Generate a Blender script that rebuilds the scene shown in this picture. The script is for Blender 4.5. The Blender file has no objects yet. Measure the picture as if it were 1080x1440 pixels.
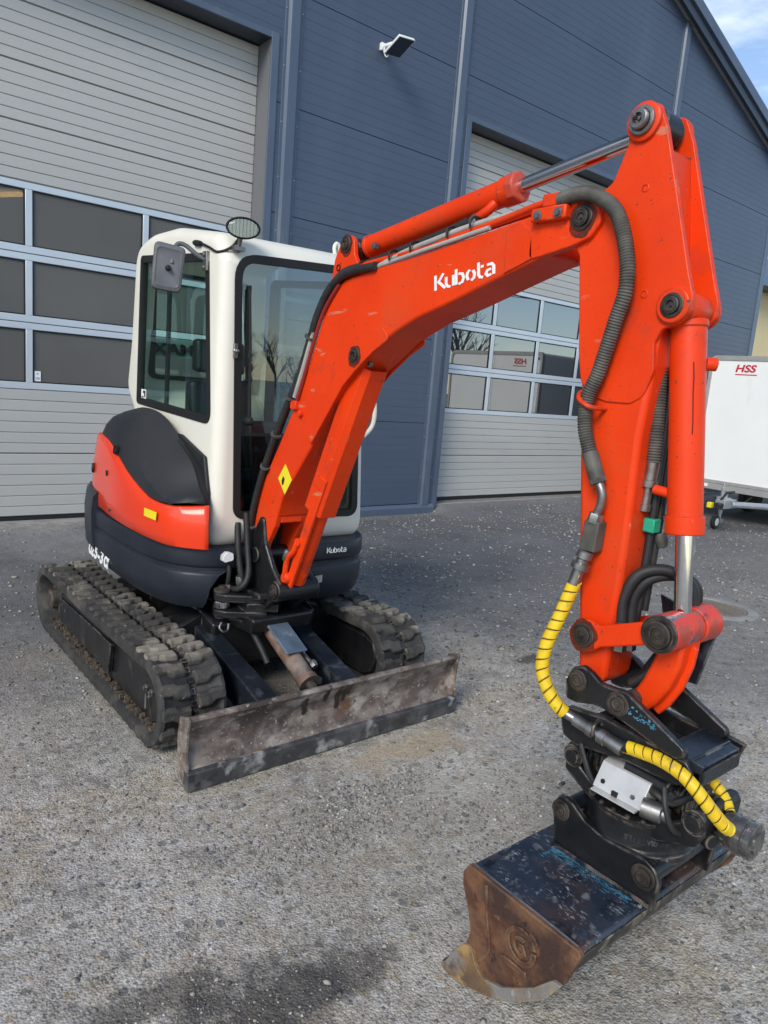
import bpy, bmesh, math, random
import numpy as np
from mathutils import Vector, Matrix, noise as mnoise
R = math.radians
random.seed(7)
rng = np.random.default_rng(11)
sc = bpy.context.scene
COL = sc.collection

# ---------------------------------------------------------------- camera
cd = bpy.data.cameras.new("camera")
cam = bpy.data.objects.new("camera", cd)
COL.objects.link(cam)
cd.sensor_width = 36.0
cd.lens = 25.354
cd.clip_start = 0.05
cd.clip_end = 800
_r = Vector((0.7772, -0.6240, 0.0809)); _b = Vector((-0.6278, -0.7592, 0.1721))
_b.normalize(); _r = (_r - _b * _r.dot(_b)).normalized(); _u = _b.cross(_r)
cam.matrix_world = Matrix(((_r.x, _u.x, _b.x, 0.0), (_r.y, _u.y, _b.y, 0.0), (_r.z, _u.z, _b.z, 1.685), (0, 0, 0, 1)))
sc.camera = cam

# ---------------------------------------------------------------- sky, sun, exposure
SUN_DIR = Vector((-0.78, -0.40, 0.62)).normalized()      # towards the sun
sun_el = math.asin(SUN_DIR.z); sun_rot = math.atan2(SUN_DIR.x, SUN_DIR.y)
w = bpy.data.worlds.new("World"); sc.world = w; w.use_nodes = True
nt = w.node_tree; nt.nodes.clear()
wo = nt.nodes.new("ShaderNodeOutputWorld"); bg = nt.nodes.new("ShaderNodeBackground")
sky = nt.nodes.new("ShaderNodeTexSky"); sky.sky_type = 'NISHITA'; sky.sun_disc = False
sky.sun_elevation = sun_el; sky.sun_rotation = sun_rot
sky.air_density = 1.0; sky.dust_density = 0.25; sky.ozone_density = 2.0
tcw = nt.nodes.new("ShaderNodeTexCoord")
mpw = nt.nodes.new("ShaderNodeMapping"); mpw.inputs['Scale'].default_value = (1, 1, 2.6); mpw.inputs['Location'].default_value = (.7, .35, .2)
cn = nt.nodes.new("ShaderNodeTexNoise"); cn.inputs['Scale'].default_value = 4.2; cn.inputs['Detail'].default_value = 7; cn.inputs['Roughness'].default_value = .58
cr = nt.nodes.new("ShaderNodeValToRGB"); cr.color_ramp.elements[0].position = .54; cr.color_ramp.elements[1].position = .80
cr.color_ramp.elements[0].color = (.03, .03, .03, 1); cr.color_ramp.elements[1].color = (.62, .62, .62, 1)
mxw = nt.nodes.new("ShaderNodeMix"); mxw.data_type = 'RGBA'
mxw.inputs['B'].default_value = (8.6, 8.8, 9.0, 1)
L = nt.links.new
L(tcw.outputs['Generated'], mpw.inputs[0]); L(mpw.outputs[0], cn.inputs['Vector']); L(cn.outputs[0], cr.inputs[0])
L(cr.outputs[0], mxw.inputs['Factor']); L(sky.outputs[0], mxw.inputs['A']); L(mxw.outputs['Result'], bg.inputs[0])
bg.inputs[1].default_value = 0.105
L(bg.outputs[0], wo.inputs[0])
sl = bpy.data.lights.new("sun", 'SUN'); sl.energy = 1.5; sl.angle = R(24); sl.color = (1.0, .93, .82)
so = bpy.data.objects.new("sun", sl); COL.objects.link(so)
so.rotation_euler = (-SUN_DIR).to_track_quat('-Z', 'Y').to_euler(); so.location = (-20, -12, 18)
sc.view_settings.view_transform = 'Standard'; sc.view_settings.look = 'None'
sc.view_settings.exposure = 0.95; sc.view_settings.gamma = 1.0
sc.view_settings.use_curve_mapping = False
try:
    sc.cycles.max_bounces = 8; sc.cycles.transparent_max_bounces = 12
    sc.cycles.use_denoising = True
except Exception: pass

# ---------------------------------------------------------------- materials
def c3(c): return (c[0], c[1], c[2], 1.0)
MATS = {}
def mat(name, c1, c2=None, rough=.5, metal=0.0, scale=8.0, detail=6, lo=.35, hi=.65, bump=0.0, bscale=60.0, layers=(), rvar=.1, spec=.5, edge=None, coat=0.0, stretch=(1, 1, 1), ior=1.45, world=False):
    """c1/c2 mixed by noise; layers: (colour, scale, lo, hi, rough, stretch, seed) patches of wear over it; edge: (colour, radius, amount) worn edges."""
    m = bpy.data.materials.new(name); m.use_nodes = True; n = m.node_tree.nodes; l = m.node_tree.links.new
    p = n["Principled BSDF"]; p.inputs['Metallic'].default_value = metal
    p.inputs['Specular IOR Level'].default_value = spec; p.inputs['Coat Weight'].default_value = coat; p.inputs['IOR'].default_value = ior
    tc = n.new("ShaderNodeTexCoord"); co = n.new('ShaderNodeNewGeometry').outputs['Position'] if world else tc.outputs['Object']
    def nz(s, st=(1, 1, 1), off=0.0, det=detail, ro=.55):
        mp = n.new("ShaderNodeMapping"); mp.inputs['Scale'].default_value = st; mp.inputs['Location'].default_value = (off * 3.7, off * 1.3, off * 2.1)
        t = n.new("ShaderNodeTexNoise"); t.inputs['Scale'].default_value = s; t.inputs['Detail'].default_value = det; t.inputs['Roughness'].default_value = ro
        l(co, mp.inputs[0]); l(mp.outputs[0], t.inputs['Vector']); return t.outputs[0]
    def ramp(v, a, b):
        r = n.new("ShaderNodeMapRange"); r.inputs[1].default_value = a; r.inputs[2].default_value = b; l(v, r.inputs[0]); return r.outputs[0]
    def mix(f, a, b):
        x = n.new("ShaderNodeMix"); x.data_type = 'RGBA'; l(f, x.inputs['Factor'])
        for k, v in (('A', a), ('B', b)):
            if isinstance(v, tuple): x.inputs[k].default_value = c3(v)
            else: l(v, x.inputs[k])
        return x.outputs['Result']
    base = nz(scale, stretch)
    col = mix(ramp(base, lo, hi), tuple(c1), tuple(c2 if c2 else c1))
    rg = n.new("ShaderNodeMath"); rg.operation = 'MULTIPLY_ADD'; rg.inputs[1].default_value = rvar * 2; rg.inputs[2].default_value = rough - rvar
    l(nz(scale * 1.7, stretch, .4), rg.inputs[0]); rough_o = rg.outputs[0]
    for i, ly in enumerate(layers):
        f = ramp(nz(ly[1], ly[5] if len(ly) > 5 else (1, 1, 1), ly[6] if len(ly) > 6 else i + 1.0), ly[2], ly[3])
        if len(ly) > 7:
            mq = n.new('ShaderNodeMath'); mq.operation = 'MULTIPLY'; l(f, mq.inputs[0]); l(ramp(nz(ly[7], (1, 1, 1), i + 7.3), .50, .62), mq.inputs[1]); f = mq.outputs[0]
        col = mix(f, col, tuple(ly[0]))
        if len(ly) > 4 and ly[4] is not None:
            mm = n.new("ShaderNodeMix"); l(f, mm.inputs['Factor']); l(rough_o, mm.inputs['A']); mm.inputs['B'].default_value = ly[4]; rough_o = mm.outputs['Result']
    if edge:
        bv = n.new("ShaderNodeBevel"); bv.samples = 4; bv.inputs['Radius'].default_value = edge[1]
        ge = n.new("ShaderNodeNewGeometry"); dp = n.new("ShaderNodeVectorMath"); dp.operation = 'DOT_PRODUCT'
        l(bv.outputs[0], dp.inputs[0]); l(ge.outputs['Normal'], dp.inputs[1])
        e = ramp(dp.outputs['Value'], .985, .86)
        e2 = ramp(nz(26, (1, 1, 1), 5.0), .42, .62)
        mu = n.new("ShaderNodeMath"); mu.operation = 'MULTIPLY'; l(e, mu.inputs[0]); l(e2, mu.inputs[1])
        mv = n.new("ShaderNodeMath"); mv.operation = 'MULTIPLY'; l(mu.outputs[0], mv.inputs[0]); mv.inputs[1].default_value = edge[2]; mv.use_clamp = True
        col = mix(mv.outputs[0], col, tuple(edge[0]))
    l(col, p.inputs['Base Color']); l(rough_o, p.inputs['Roughness'])
    if bump:
        b = n.new("ShaderNodeBump"); b.inputs['Strength'].default_value = bump; b.inputs['Distance'].default_value = .01
        l(nz(bscale, stretch, 2.2, 4), b.inputs['Height']); l(b.outputs[0], p.inputs['Normal'])
    MATS[name] = m; return m

def glass(name, tint, refl_ior=1.55, rough=0.0, dark=None, through=1.0):
    """A thin pane: tinted transparency under a Fresnel reflection; `dark` adds an opaque body colour by 1-through."""
    m = bpy.data.materials.new(name); m.use_nodes = True; n = m.node_tree.nodes; l = m.node_tree.links.new; n.clear()
    o = n.new("ShaderNodeOutputMaterial"); tr = n.new("ShaderNodeBsdfTransparent"); tr.inputs[0].default_value = c3(tint)
    gl = n.new("ShaderNodeBsdfGlossy"); gl.inputs['Roughness'].default_value = rough; gl.inputs[0].default_value = (1, 1, 1, 1)
    fr = n.new("ShaderNodeFresnel"); fr.inputs[0].default_value = refl_ior
    tc = n.new("ShaderNodeTexCoord"); t = n.new("ShaderNodeTexNoise"); t.inputs['Scale'].default_value = 1.1; t.inputs['Detail'].default_value = 1
    l(tc.outputs['Object'], t.inputs['Vector'])
    b = n.new("ShaderNodeBump"); b.inputs['Strength'].default_value = .02; b.inputs['Distance'].default_value = .05; l(t.outputs[0], b.inputs['Height'])
    l(b.outputs[0], gl.inputs['Normal'])
    mx = n.new("ShaderNodeMixShader"); body = tr.outputs[0]
    if dark is not None:
        df = n.new("ShaderNodeBsdfDiffuse"); t2 = n.new('ShaderNodeTexNoise'); t2.inputs['Scale'].default_value = .9; t2.inputs['Detail'].default_value = 5; l(tc.outputs['Object'], t2.inputs['Vector']); xm = n.new('ShaderNodeMix'); xm.data_type = 'RGBA'; l(t2.outputs[0], xm.inputs['Factor']); xm.inputs['A'].default_value = c3([v * .72 for v in dark]); xm.inputs['B'].default_value = c3([v * 1.30 for v in dark]); l(xm.outputs['Result'], df.inputs[0])
        m2 = n.new("ShaderNodeMixShader"); m2.inputs[0].default_value = through; l(df.outputs[0], m2.inputs[1]); l(tr.outputs[0], m2.inputs[2]); body = m2.outputs[0]
    ge = n.new('ShaderNodeNewGeometry'); iv = n.new('ShaderNodeMath'); iv.operation = 'SUBTRACT'; iv.inputs[0].default_value = 1.0; l(ge.outputs['Backfacing'], iv.inputs[1])
    fm = n.new('ShaderNodeMath'); fm.operation = 'MULTIPLY'; l(fr.outputs[0], fm.inputs[0]); l(iv.outputs[0], fm.inputs[1])
    l(fm.outputs[0], mx.inputs[0]); l(body, mx.inputs[1]); l(gl.outputs[0], mx.inputs[2]); l(mx.outputs[0], o.inputs[0])
    MATS[name] = m; return m

ORANGE = mat('orange_paint', (.80, .052, .004), (.71, .040, .003), rough=.40, scale=3, rvar=.12, bump=.06, bscale=75, spec=.34,
             layers=[((.58, .075, .022), 2.2, .54, .80, .55), ((.42, .045, .018), 6.5, .60, .78, .6), ((.60, .17, .10), 60, .66, .70, .6, (1, .06, .30), 4.0), ((.10, .045, .03), 34, .68, .72, .7), ((.20, .04, .02), 90, .66, .72, .6)], edge=((.065, .042, .034), .008, 1.2))
ORANGE2 = mat('orange_panel', (.80, .050, .010), (.78, .044, .009), rough=.26, scale=2, rvar=.03, spec=.5, coat=.3)
CREAM = mat('cream_paint', (.80, .765, .66), (.74, .71, .62), rough=.34, scale=2.5, rvar=.05, layers=[((.50, .47, .40), 7, .68, .86, .5)])
SKIRT = mat('dark_casting_paint', (.014, .017, .026), (.020, .024, .033), rough=.38, spec=.4, scale=4, bump=.06, bscale=160, layers=[((.12, .12, .12), 22, .70, .80, .6)], edge=((.16, .16, .16), .006, .5))
HOOD = mat('hood_plastic', (.018, .019, .022), (.026, .027, .029), rough=.50, spec=.4, scale=3, bump=.10, bscale=240, layers=[((.10, .10, .10), 6, .66, .9, .6)])
BLACK = mat('black_steel', (.007, .0075, .009), (.015, .015, .016), rough=.33, scale=9, rvar=.14, bump=.09, bscale=70, layers=[((.07, .06, .05), 7, .60, .78, .7), ((.085, .035, .02), 11, .70, .80, .7)], edge=((.24, .20, .17), .010, 1.3))
BLUEBLACK = mat('blue_black_steel', (.008, .011, .016), (.018, .023, .031), rough=.30, scale=7, rvar=.12, bump=.12, bscale=50, layers=[((.075, .085, .10), 9, .58, .74, .5), ((.10, .075, .055), 13, .62, .74, .6)], edge=((.28, .27, .26), .007, .9))
RUBBER = mat('track_rubber', (.024, .024, .024), (.045, .043, .041), rough=.80, scale=14, bump=.2, bscale=70, layers=[((.13, .118, .10), 5, .54, .78, .9), ((.10, .09, .08), 30, .60, .72, .9)])
LUGM = mat('dusty_track_rubber', (.085, .078, .066), (.045, .043, .040), rough=.88, scale=14, bump=.3, bscale=80, world=True, layers=[((.25, .225, .178), 2.4, .49, .58, .9), ((.040, .038, .036), 15, .55, .64, .85), ((.30, .275, .22), 30, .64, .72, .9)], edge=((.022, .022, .022), .018, 2.2))
HOSE = mat('hose_rubber', (.016, .016, .017), (.028, .028, .028), rough=.55, scale=20, bump=.08, bscale=120)
GREYHOSE = mat('grey_hose_sleeve', (.055, .053, .047), (.11, .104, .09), rough=.6, scale=20)
REFL = mat('lamp_reflector', (.34, .34, .34), rough=.16, metal=1)
CHROME = mat('chrome', (.78, .78, .78), (.70, .70, .70), rough=.09, metal=1, scale=12, rvar=.04)
STEEL = mat('bare_steel', (.36, .35, .33), (.22, .21, .20), rough=.38, metal=.9, scale=20, bump=.06)
PINM = mat('pin_steel', (.055, .046, .040), (.13, .11, .092), rough=.45, metal=.4, scale=30, bump=.08, layers=[((.05, .04, .035), 24, .5, .66, .7)])
DARKPIN = mat('dark_pin_steel', (.022, .019, .018), (.060, .048, .040), rough=.42, metal=.3, scale=30, bump=.1, edge=((.20, .16, .13), .006, 1.0))
RUST = mat('rusty_blade_steel', (.105, .078, .066), (.235, .195, .165), rough=.60, scale=9, lo=.42, hi=.60, bump=.3, bscale=45, stretch=(1, 1, 1.6),
           layers=[((.050, .036, .033), 5.0, .50, .62, .5), ((.36, .325, .28), 6.0, .56, .70, .8, (1, 1, 1.5)), ((.13, .066, .040), 9, .58, .70, .7), ((.34, .30, .26), 30, .60, .74, .7, (.45, 1, 1), 8.0), ((.055, .040, .036), 20, .60, .74, .6, (.6, 1, 1), 9.0), ((.40, .37, .33), 60, .62, .70, .7), ((.04, .032, .03), 18, .62, .72, .6)], edge=((.26, .24, .23), .008, .7))
CUTEDGE = mat('worn_cutting_edge', (.045, .044, .046), (.10, .098, .098), rough=.42, scale=9, lo=.42, hi=.6, bump=.2, layers=[((.36, .35, .34), 6.5, .56, .66, .5), ((.02, .02, .022), 11, .58, .68, .4)], edge=((.35, .34, .33), .006, .8))
BKTSIDE = mat('rusty_bucket_plate', (.085, .034, .018), (.155, .075, .040), rough=.74, scale=13, lo=.4, hi=.6, bump=.4, bscale=60, layers=[((.048, .024, .018), 6, .50, .64, .7), ((.26, .165, .09), 8, .58, .70, .85), ((.19, .075, .03), 22, .60, .70, .8), ((.03, .017, .014), 34, .62, .70, .8)], edge=((.26, .18, .11), .01, .8))
BKTLIP = mat('muddy_bucket_lip', (.22, .125, .055), (.115, .070, .042), rough=.75, scale=9, bump=.2, layers=[((.20, .19, .18), 6, .50, .60, .45), ((.34, .215, .085), 9, .55, .66, .9), ((.07, .05, .04), 16, .58, .68, .8), ((.30, .29, .27), 40, .62, .70, .5)], edge=((.36, .27, .14), .008, .9))
BKTTOP = mat('bucket_back_steel', (.012, .020, .034), (.030, .040, .058), rough=.26, scale=6, rvar=.14, bump=.16, bscale=22, layers=[((.075, .046, .040), 4.2, .54, .72, .42), ((.16, .165, .17), 20, .60, .74, .45, (1, 1, 1), 3.0), ((.24, .24, .25), 75, .58, .68, .4, (.5, 1, 1), 5.0, 8), ((.30, .31, .32), 150, .56, .64, .4, (1, .4, 1), 6.0, 10), ((.02, .12, .20), 6, .66, .74, .4, (1, 1, 1), 7.0), ((.008, .010, .014), 9, .58, .68, .2, (1, 1, 1), 9.0)], edge=((.26, .22, .19), .01, .8))
TEAL = mat('scraped_teal_paint', (.02, .13, .23), (.09, .27, .38), rough=.45, scale=30)
YELLOW = mat('yellow_hose_guard', (.78, .55, .018), (.68, .43, .014), rough=.45, scale=14, bump=.08, layers=[((.30, .22, .05), 24, .58, .74, .6), ((.08, .065, .03), 50, .66, .74, .6)], edge=((.25, .18, .04), .004, .8))
YSTICK = mat('yellow_sticker', (.82, .68, .02), rough=.4)
WHITE = mat('white_lettering', (.82, .82, .80), rough=.45)
DARKPRINT = mat('dark_print', (.03, .012, .014), rough=.5)
REDPRINT = mat('red_print', (.50, .015, .04), rough=.5)
BLUEPRINT = mat('grey_blue_print', (.18, .25, .36), rough=.5)
SEAL = mat('black_rubber_seal', (.012, .012, .012), rough=.6)
GREYPL = mat('grey_plastic', (.10, .105, .115), (.13, .135, .145), rough=.5, scale=9, bump=.05, layers=[((.20, .20, .20), 14, .62, .8, .6)])
ALU = mat('cast_aluminium_cover', (.62, .61, .60), (.54, .53, .52), rough=.38, metal=.35, scale=14, bump=.05, layers=[((.30, .29, .28), 9, .66, .82, .5)])
GREENP = mat('green_clamp', (.02, .34, .20), rough=.4)
WALL = mat('wall_cladding', (.060, .083, .128), (.067, .092, .139), rough=.40, scale=1.2, detail=3, rvar=.03, spec=.55, bump=.02, bscale=40, stretch=(.4, 1, 1), layers=[((.082, .108, .155), 1.4, .55, .85, None, (1, 1, .25))])
TRIM = mat('wall_trim', (.074, .100, .146), (.084, .112, .160), rough=.33, scale=2, rvar=.05, spec=.6, layers=[((.16, .175, .20), 3, .62, .85, None, (1, 1, .3))])
SOFFIT = mat('grey_trim', (.15, .155, .165), rough=.4)
EAVE = mat('eaves_trim_grey', (.26, .265, .27), rough=.4)
NAVY = mat('navy_flashing', (.028, .036, .055), rough=.35, spec=.6)
DOORM = mat('door_slat_paint', (.440, .432, .408), (.470, .462, .438), rough=.36, scale=1.5, rvar=.04, spec=.5, bump=.05, bscale=130, stretch=(.12, 1, 1), layers=[((.34, .35, .36), 3, .62, .85, None, (.5, 1, 1))])
DOORFR = mat('door_aluminium_frame', (.55, .60, .65), (.58, .63, .68), rough=.32, metal=.25, scale=3)
CONC = mat('concrete', (.32, .31, .29), (.24, .235, .22), rough=.85, scale=6, bump=.15, layers=[((.18, .17, .155), 3, .56, .75, .9)])
TRAILW = mat('trailer_white_panel', (.80, .81, .79), (.77, .78, .76), rough=.36, scale=2, layers=[((.60, .60, .57), 3, .64, .9, None, (1, 1, .3))])
TRAILG = mat('trailer_grey_profile', (.42, .42, .40), (.36, .36, .35), rough=.4, metal=.3)
GALV = mat('galvanised_steel', (.42, .44, .46), (.34, .36, .38), rough=.42, metal=.5, scale=18)
YWALL = mat('pale_yellow_render', (.72, .60, .34), (.68, .57, .33), rough=.85, scale=2)
IRON = mat('cast_iron_lid', (.17, .145, .115), (.22, .19, .15), rough=.7, scale=14, bump=.2)
BARK = mat('bark', (.045, .038, .032), (.07, .06, .05), rough=.9)
LEAF = mat('evergreen_needles', (.035, .055, .025), (.06, .085, .035), rough=.8, scale=2)
INTER = mat('interior_dark', (.05, .05, .05), rough=.9)
SEATM = mat('seat_vinyl', (.012, .012, .014), (.02, .02, .022), rough=.42, bump=.08, bscale=90)
G_CAB = glass('cab_glass', (.86, .95, .915), 1.8)
G_FRONT = glass('cab_front_glass', (.86, .93, .91), 2.15)
G_DARK = glass('cab_lower_glass', (.50, .58, .57), 1.5)
G_DOOR = glass('door_pane_clear', (.5, .52, .53), 3.6, dark=(.03, .032, .036), through=.35)
G_MATT = glass('door_pane_smoked', (.62, .61, .58), 1.35, rough=.25, dark=(.135, .13, .122), through=.16)
G_LENS = glass('lamp_lens', (.90, .90, .88), 1.25)

# ---------------------------------------------------------------- mesh building
class B:
    def __init__(s): s.v = []; s.f = []
    def add(s, vs, fs):
        o = len(s.v); s.v += [tuple(map(float, p)) for p in vs]; s.f += [tuple(i + o for i in q) for q in fs]; return s
    def box(s, lo, hi):
        x0, y0, z0 = lo; x1, y1, z1 = hi
        return s.add([(x0, y0, z0), (x1, y0, z0), (x1, y1, z0), (x0, y1, z0), (x0, y0, z1), (x1, y0, z1), (x1, y1, z1), (x0, y1, z1)],
                     [(0, 3, 2, 1), (4, 5, 6, 7), (0, 1, 5, 4), (1, 2, 6, 5), (2, 3, 7, 6), (3, 0, 4, 7)])
    def hexa(s, p):  # bottom 4 (ccw) then top 4
        return s.add(p, [(0, 3, 2, 1), (4, 5, 6, 7), (0, 1, 5, 4), (1, 2, 6, 5), (2, 3, 7, 6), (3, 0, 4, 7)])
    def prism(s, poly, t0, t1, axis='x'):
        n = len(poly)
        def P(a, b, t): return (t, a, b) if axis == 'x' else ((a, t, b) if axis == 'y' else (a, b, t))
        vs = [P(a, b, t0) for a, b in poly] + [P(a, b, t1) for a, b in poly]
        return s.add(vs, [tuple(range(n))[::-1], tuple(range(n, 2 * n))] + [(i, (i + 1) % n, n + (i + 1) % n, n + i) for i in range(n)])
    def loft(s, rings, closed=True, cap=True):
        n = len(rings[0]); vs = [p for r in rings for p in r]; fs = []
        for k in range(len(rings) - 1):
            for i in range(n if closed else n - 1):
                j = (i + 1) % n; fs.append((k * n + i, k * n + j, (k + 1) * n + j, (k + 1) * n + i))
        if cap and closed:
            fs.append(tuple(range(n))[::-1]); fs.append(tuple(range((len(rings) - 1) * n, len(rings) * n)))
        return s.add(vs, fs)
    def tube(s, pts, r, n=10, cap=True, smooth=0):
        P = [Vector(p) for p in pts]
        rs = list(r) if isinstance(r, (list, tuple)) else [r] * len(P)
        if smooth: P, rs = spline(P, rs, smooth)
        t = (P[1] - P[0]).normalized(); up = Vector((0, 0, 1)) if abs(t.z) < .9 else Vector((1, 0, 0))
        u = (up - t * up.dot(t)).normalized(); rings = []
        for i, p in enumerate(P):
            tt = (P[min(i + 1, len(P) - 1)] - P[max(i - 1, 0)]).normalized()
            u = (u - tt * u.dot(tt)); u = u.normalized() if u.length > 1e-6 else tt.orthogonal().normalized()
            vv = tt.cross(u)
            rings.append([p + (u * math.cos(a) + vv * math.sin(a)) * rs[i] for a in [2 * math.pi * k / n for k in range(n)]])
        return s.loft(rings, True, cap)
    def cyl(s, p0, p1, r0, r1=None, n=24):
        return s.tube([p0, p1], [r0, r0 if r1 is None else r1], n)
    def lathe(s, p0, axis, prof, n=28):
        """prof: (radius, height along axis) points."""
        a = Vector(axis).normalized(); u = a.orthogonal().normalized(); v = a.cross(u); p0 = Vector(p0)
        rings = [[p0 + a * h + (u * math.cos(t) + v * math.sin(t)) * max(r, 1e-4) for t in [2 * math.pi * k / n for k in range(n)]] for r, h in prof]
        return s.loft(rings, True, True)
    def grid(s, rows):
        n = len(rows[0]); return s.add([p for r in rows for p in r], [(k * n + i, k * n + i + 1, (k + 1) * n + i + 1, (k + 1) * n + i) for k in range(len(rows) - 1) for i in range(n - 1)])

def spline(P, rs, k):
    Q = []; q = []
    for i in range(len(P) - 1):
        p0, p1, p2, p3 = P[max(i - 1, 0)], P[i], P[i + 1], P[min(i + 2, len(P) - 1)]
        for j in range(k):
            t = j / k; t2 = t * t; t3 = t2 * t
            Q.append(.5 * ((2 * p1) + (p2 - p0) * t + (2 * p0 - 5 * p1 + 4 * p2 - p3) * t2 + (3 * p1 - p0 - 3 * p2 + p3) * t3))
            q.append(rs[i] * (1 - t) + rs[i + 1] * t)
    Q.append(P[-1]); q.append(rs[-1]); return Q, q

def rrect(pts, rad, n=5):
    """Round the corners of a polygon (list of 2-tuples); rad one number or one per corner."""
    out = []; m = len(pts)
    for i in range(m):
        p = Vector(pts[i]); a = Vector(pts[i - 1]); b = Vector(pts[(i + 1) % m])
        r = rad[i] if isinstance(rad, (list, tuple)) else rad
        da = (a - p); db = (b - p)
        if r <= 1e-6: out.append(tuple(p)); continue
        ang = da.angle(db); d = min(r / max(math.tan(ang / 2), .05), da.length * .49, db.length * .49)
        p0 = p + da.normalized() * d; p2 = p + db.normalized() * d
        for k in range(n + 1):
            t = k / n; q = p0 * (1 - t) ** 2 + p * 2 * t * (1 - t) + p2 * t * t; out.append((q.x, q.y))
    return out

OFF = {}
def empty(name, loc, label, cat, group=None):
    o = bpy.data.objects.new(name, None); COL.objects.link(o); o.location = loc; OFF[o] = Vector(loc); o.empty_display_size = .2
    o['label'] = label; o['category'] = cat
    if group: o['group'] = group
    return o
def tag(o, label=None, cat=None, group=None, kind=None):
    for k, v in (('label', label), ('category', cat), ('group', group), ('kind', kind)):
        if v: o[k] = v
    return o
def obj(name, b, m, parent=None, bevel=0.0, seg=2, ang=38, smooth=True, label=None, kind=None, flip=True):
    off = OFF.get(parent, Vector((0, 0, 0)))
    me = bpy.data.meshes.new(name)
    me.from_pydata([(x - off.x, y - off.y, z - off.z) for x, y, z in b.v], [], b.f)
    if flip:
        bm = bmesh.new(); bm.from_mesh(me); bmesh.ops.recalc_face_normals(bm, faces=bm.faces); bm.to_mesh(me); bm.free()
    for mm in (m if isinstance(m, (list, tuple)) else [m]): me.materials.append(mm)
    if smooth:
        me.polygons.foreach_set('use_smooth', [True] * len(me.polygons)); me.set_sharp_from_angle(angle=R(ang))
    me.update()
    o = bpy.data.objects.new(name, me); COL.objects.link(o); OFF[o] = off
    if parent is not None: o.parent = parent
    if bevel:
        mo = o.modifiers.new('bevel', 'BEVEL'); mo.width = bevel; mo.segments = seg; mo.limit_method = 'ANGLE'; mo.angle_limit = R(35); mo.harden_normals = False
    if label: o['label'] = label
    if kind: o['kind'] = kind
    return o
def bake(o):
    dg = bpy.context.evaluated_depsgraph_get(); me = bpy.data.meshes.new_from_object(o.evaluated_get(dg)); o.modifiers.clear(); o.data = me
def cut(o, cutters, ang=38):
    for c in cutters:
        mo = o.modifiers.new('cut', 'BOOLEAN'); mo.operation = 'DIFFERENCE'; mo.solver = 'EXACT'; mo.object = c
    bpy.context.view_layer.update(); bake(o)
    for c in cutters: bpy.data.objects.remove(c)
    o.data.polygons.foreach_set('use_smooth', [True] * len(o.data.polygons)); o.data.set_sharp_from_angle(angle=R(ang))
def text(name, s, size, m, parent, origin, ux, uy, depth=.0015, bold=0.0, shear=0.0, sx=1.0):
    """Lettering: built-in font turned to a mesh, laid along ux (reading direction) and uy (up)."""
    cu = bpy.data.curves.new(name, 'FONT'); cu.body = s; cu.size = size; cu.extrude = depth; cu.offset = bold; cu.shear = shear
    t = bpy.data.objects.new(name, cu); COL.objects.link(t); bpy.context.view_layer.update()
    me = bpy.data.meshes.new_from_object(t.evaluated_get(bpy.context.evaluated_depsgraph_get())); bpy.data.objects.remove(t)
    off = OFF.get(parent, Vector((0, 0, 0))); ux = Vector(ux).normalized(); uy = Vector(uy); uy = (uy - ux * uy.dot(ux)).normalized(); uz = ux.cross(uy); o0 = Vector(origin) - off
    for v in me.vertices: v.co = o0 + ux * v.co.x * sx + uy * v.co.y + uz * v.co.z
    me.materials.clear(); me.materials.append(m)
    o = bpy.data.objects.new(name, me); COL.objects.link(o); OFF[o] = off
    if parent is not None: o.parent = parent
    return o
def copy_to(o, parent=None):
    c = o.copy(); COL.objects.link(c); OFF[c] = OFF[o]
    if parent is not None: c.parent = parent
    return c
# ---------------------------------------------------------------- ground
YF = 7.266      # wall face
YD = 7.53       # garage door face
def sstep(a, b, x): t = np.clip((x - a) / (b - a), 0, 1); return t * t * (3 - 2 * t)
def vnoise(x, y, s, seed):
    """cheap smooth value noise on arrays"""
    r = np.random.default_rng(seed).random((64, 64)); X = x / s; Y = y / s
    i = np.floor(X).astype(int); j = np.floor(Y).astype(int); u = X - i; v = Y - j; u = u * u * (3 - 2 * u); v = v * v * (3 - 2 * v)
    g = lambda a, b: r[a % 64, b % 64]
    return (g(i, j) * (1 - u) + g(i + 1, j) * u) * (1 - v) + (g(i, j + 1) * (1 - u) + g(i + 1, j + 1) * u) * v - .5
def ground_z(x, y):
    x = np.asarray(x, float); y = np.asarray(y, float)
    m = sstep(4.5, 4.0, x) + sstep(6.75, 7.1, x) * sstep(11.6, 11.0, x)
    ramp = sstep(6.55, 7.40, y) * .105 * np.clip(m, 0, 1)
    keep = 1 - .85 * sstep(2.2, .5, np.abs(x - 1.9)) * sstep(2.4, 1.2, np.abs(y - 3.4))      # compacted under the machine
    near = sstep(18, 9, np.hypot(x - 4, y - 2))
    bump = (vnoise(x, y, .9, 3) * .034 + vnoise(x, y, .31, 4) * .014 + vnoise(x, y, .14, 5) * .004) * near * keep
    bump *= 1 - sstep(7.1, 7.3, y)
    return ramp + bump - .004
def axis(lo, hi, step, far):
    mid = np.arange(lo, hi + 1e-6, step); k = np.array([.5, 1.2, 2.5, 5, 10, 22, 50, 110, 220]); k = k[k < far]
    return np.concatenate([lo - k[::-1], mid, hi + k])
gx = axis(-2.0, 16.0, .05, 400); gy = axis(-.6, 9.0, .045, 400)
GX, GY = np.meshgrid(gx, gy); GZ = ground_z(GX, GY)
nx, ny = len(gx), len(gy); idx = np.arange(nx * ny).reshape(ny, nx)
q = np.stack([idx[:-1, :-1], idx[:-1, 1:], idx[1:, 1:], idx[1:, :-1]], -1).reshape(-1, 4)
me = bpy.data.meshes.new("gravel_yard"); me.from_pydata(np.stack([GX, GY, GZ], -1).reshape(-1, 3).tolist(), [], q.tolist())
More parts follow.
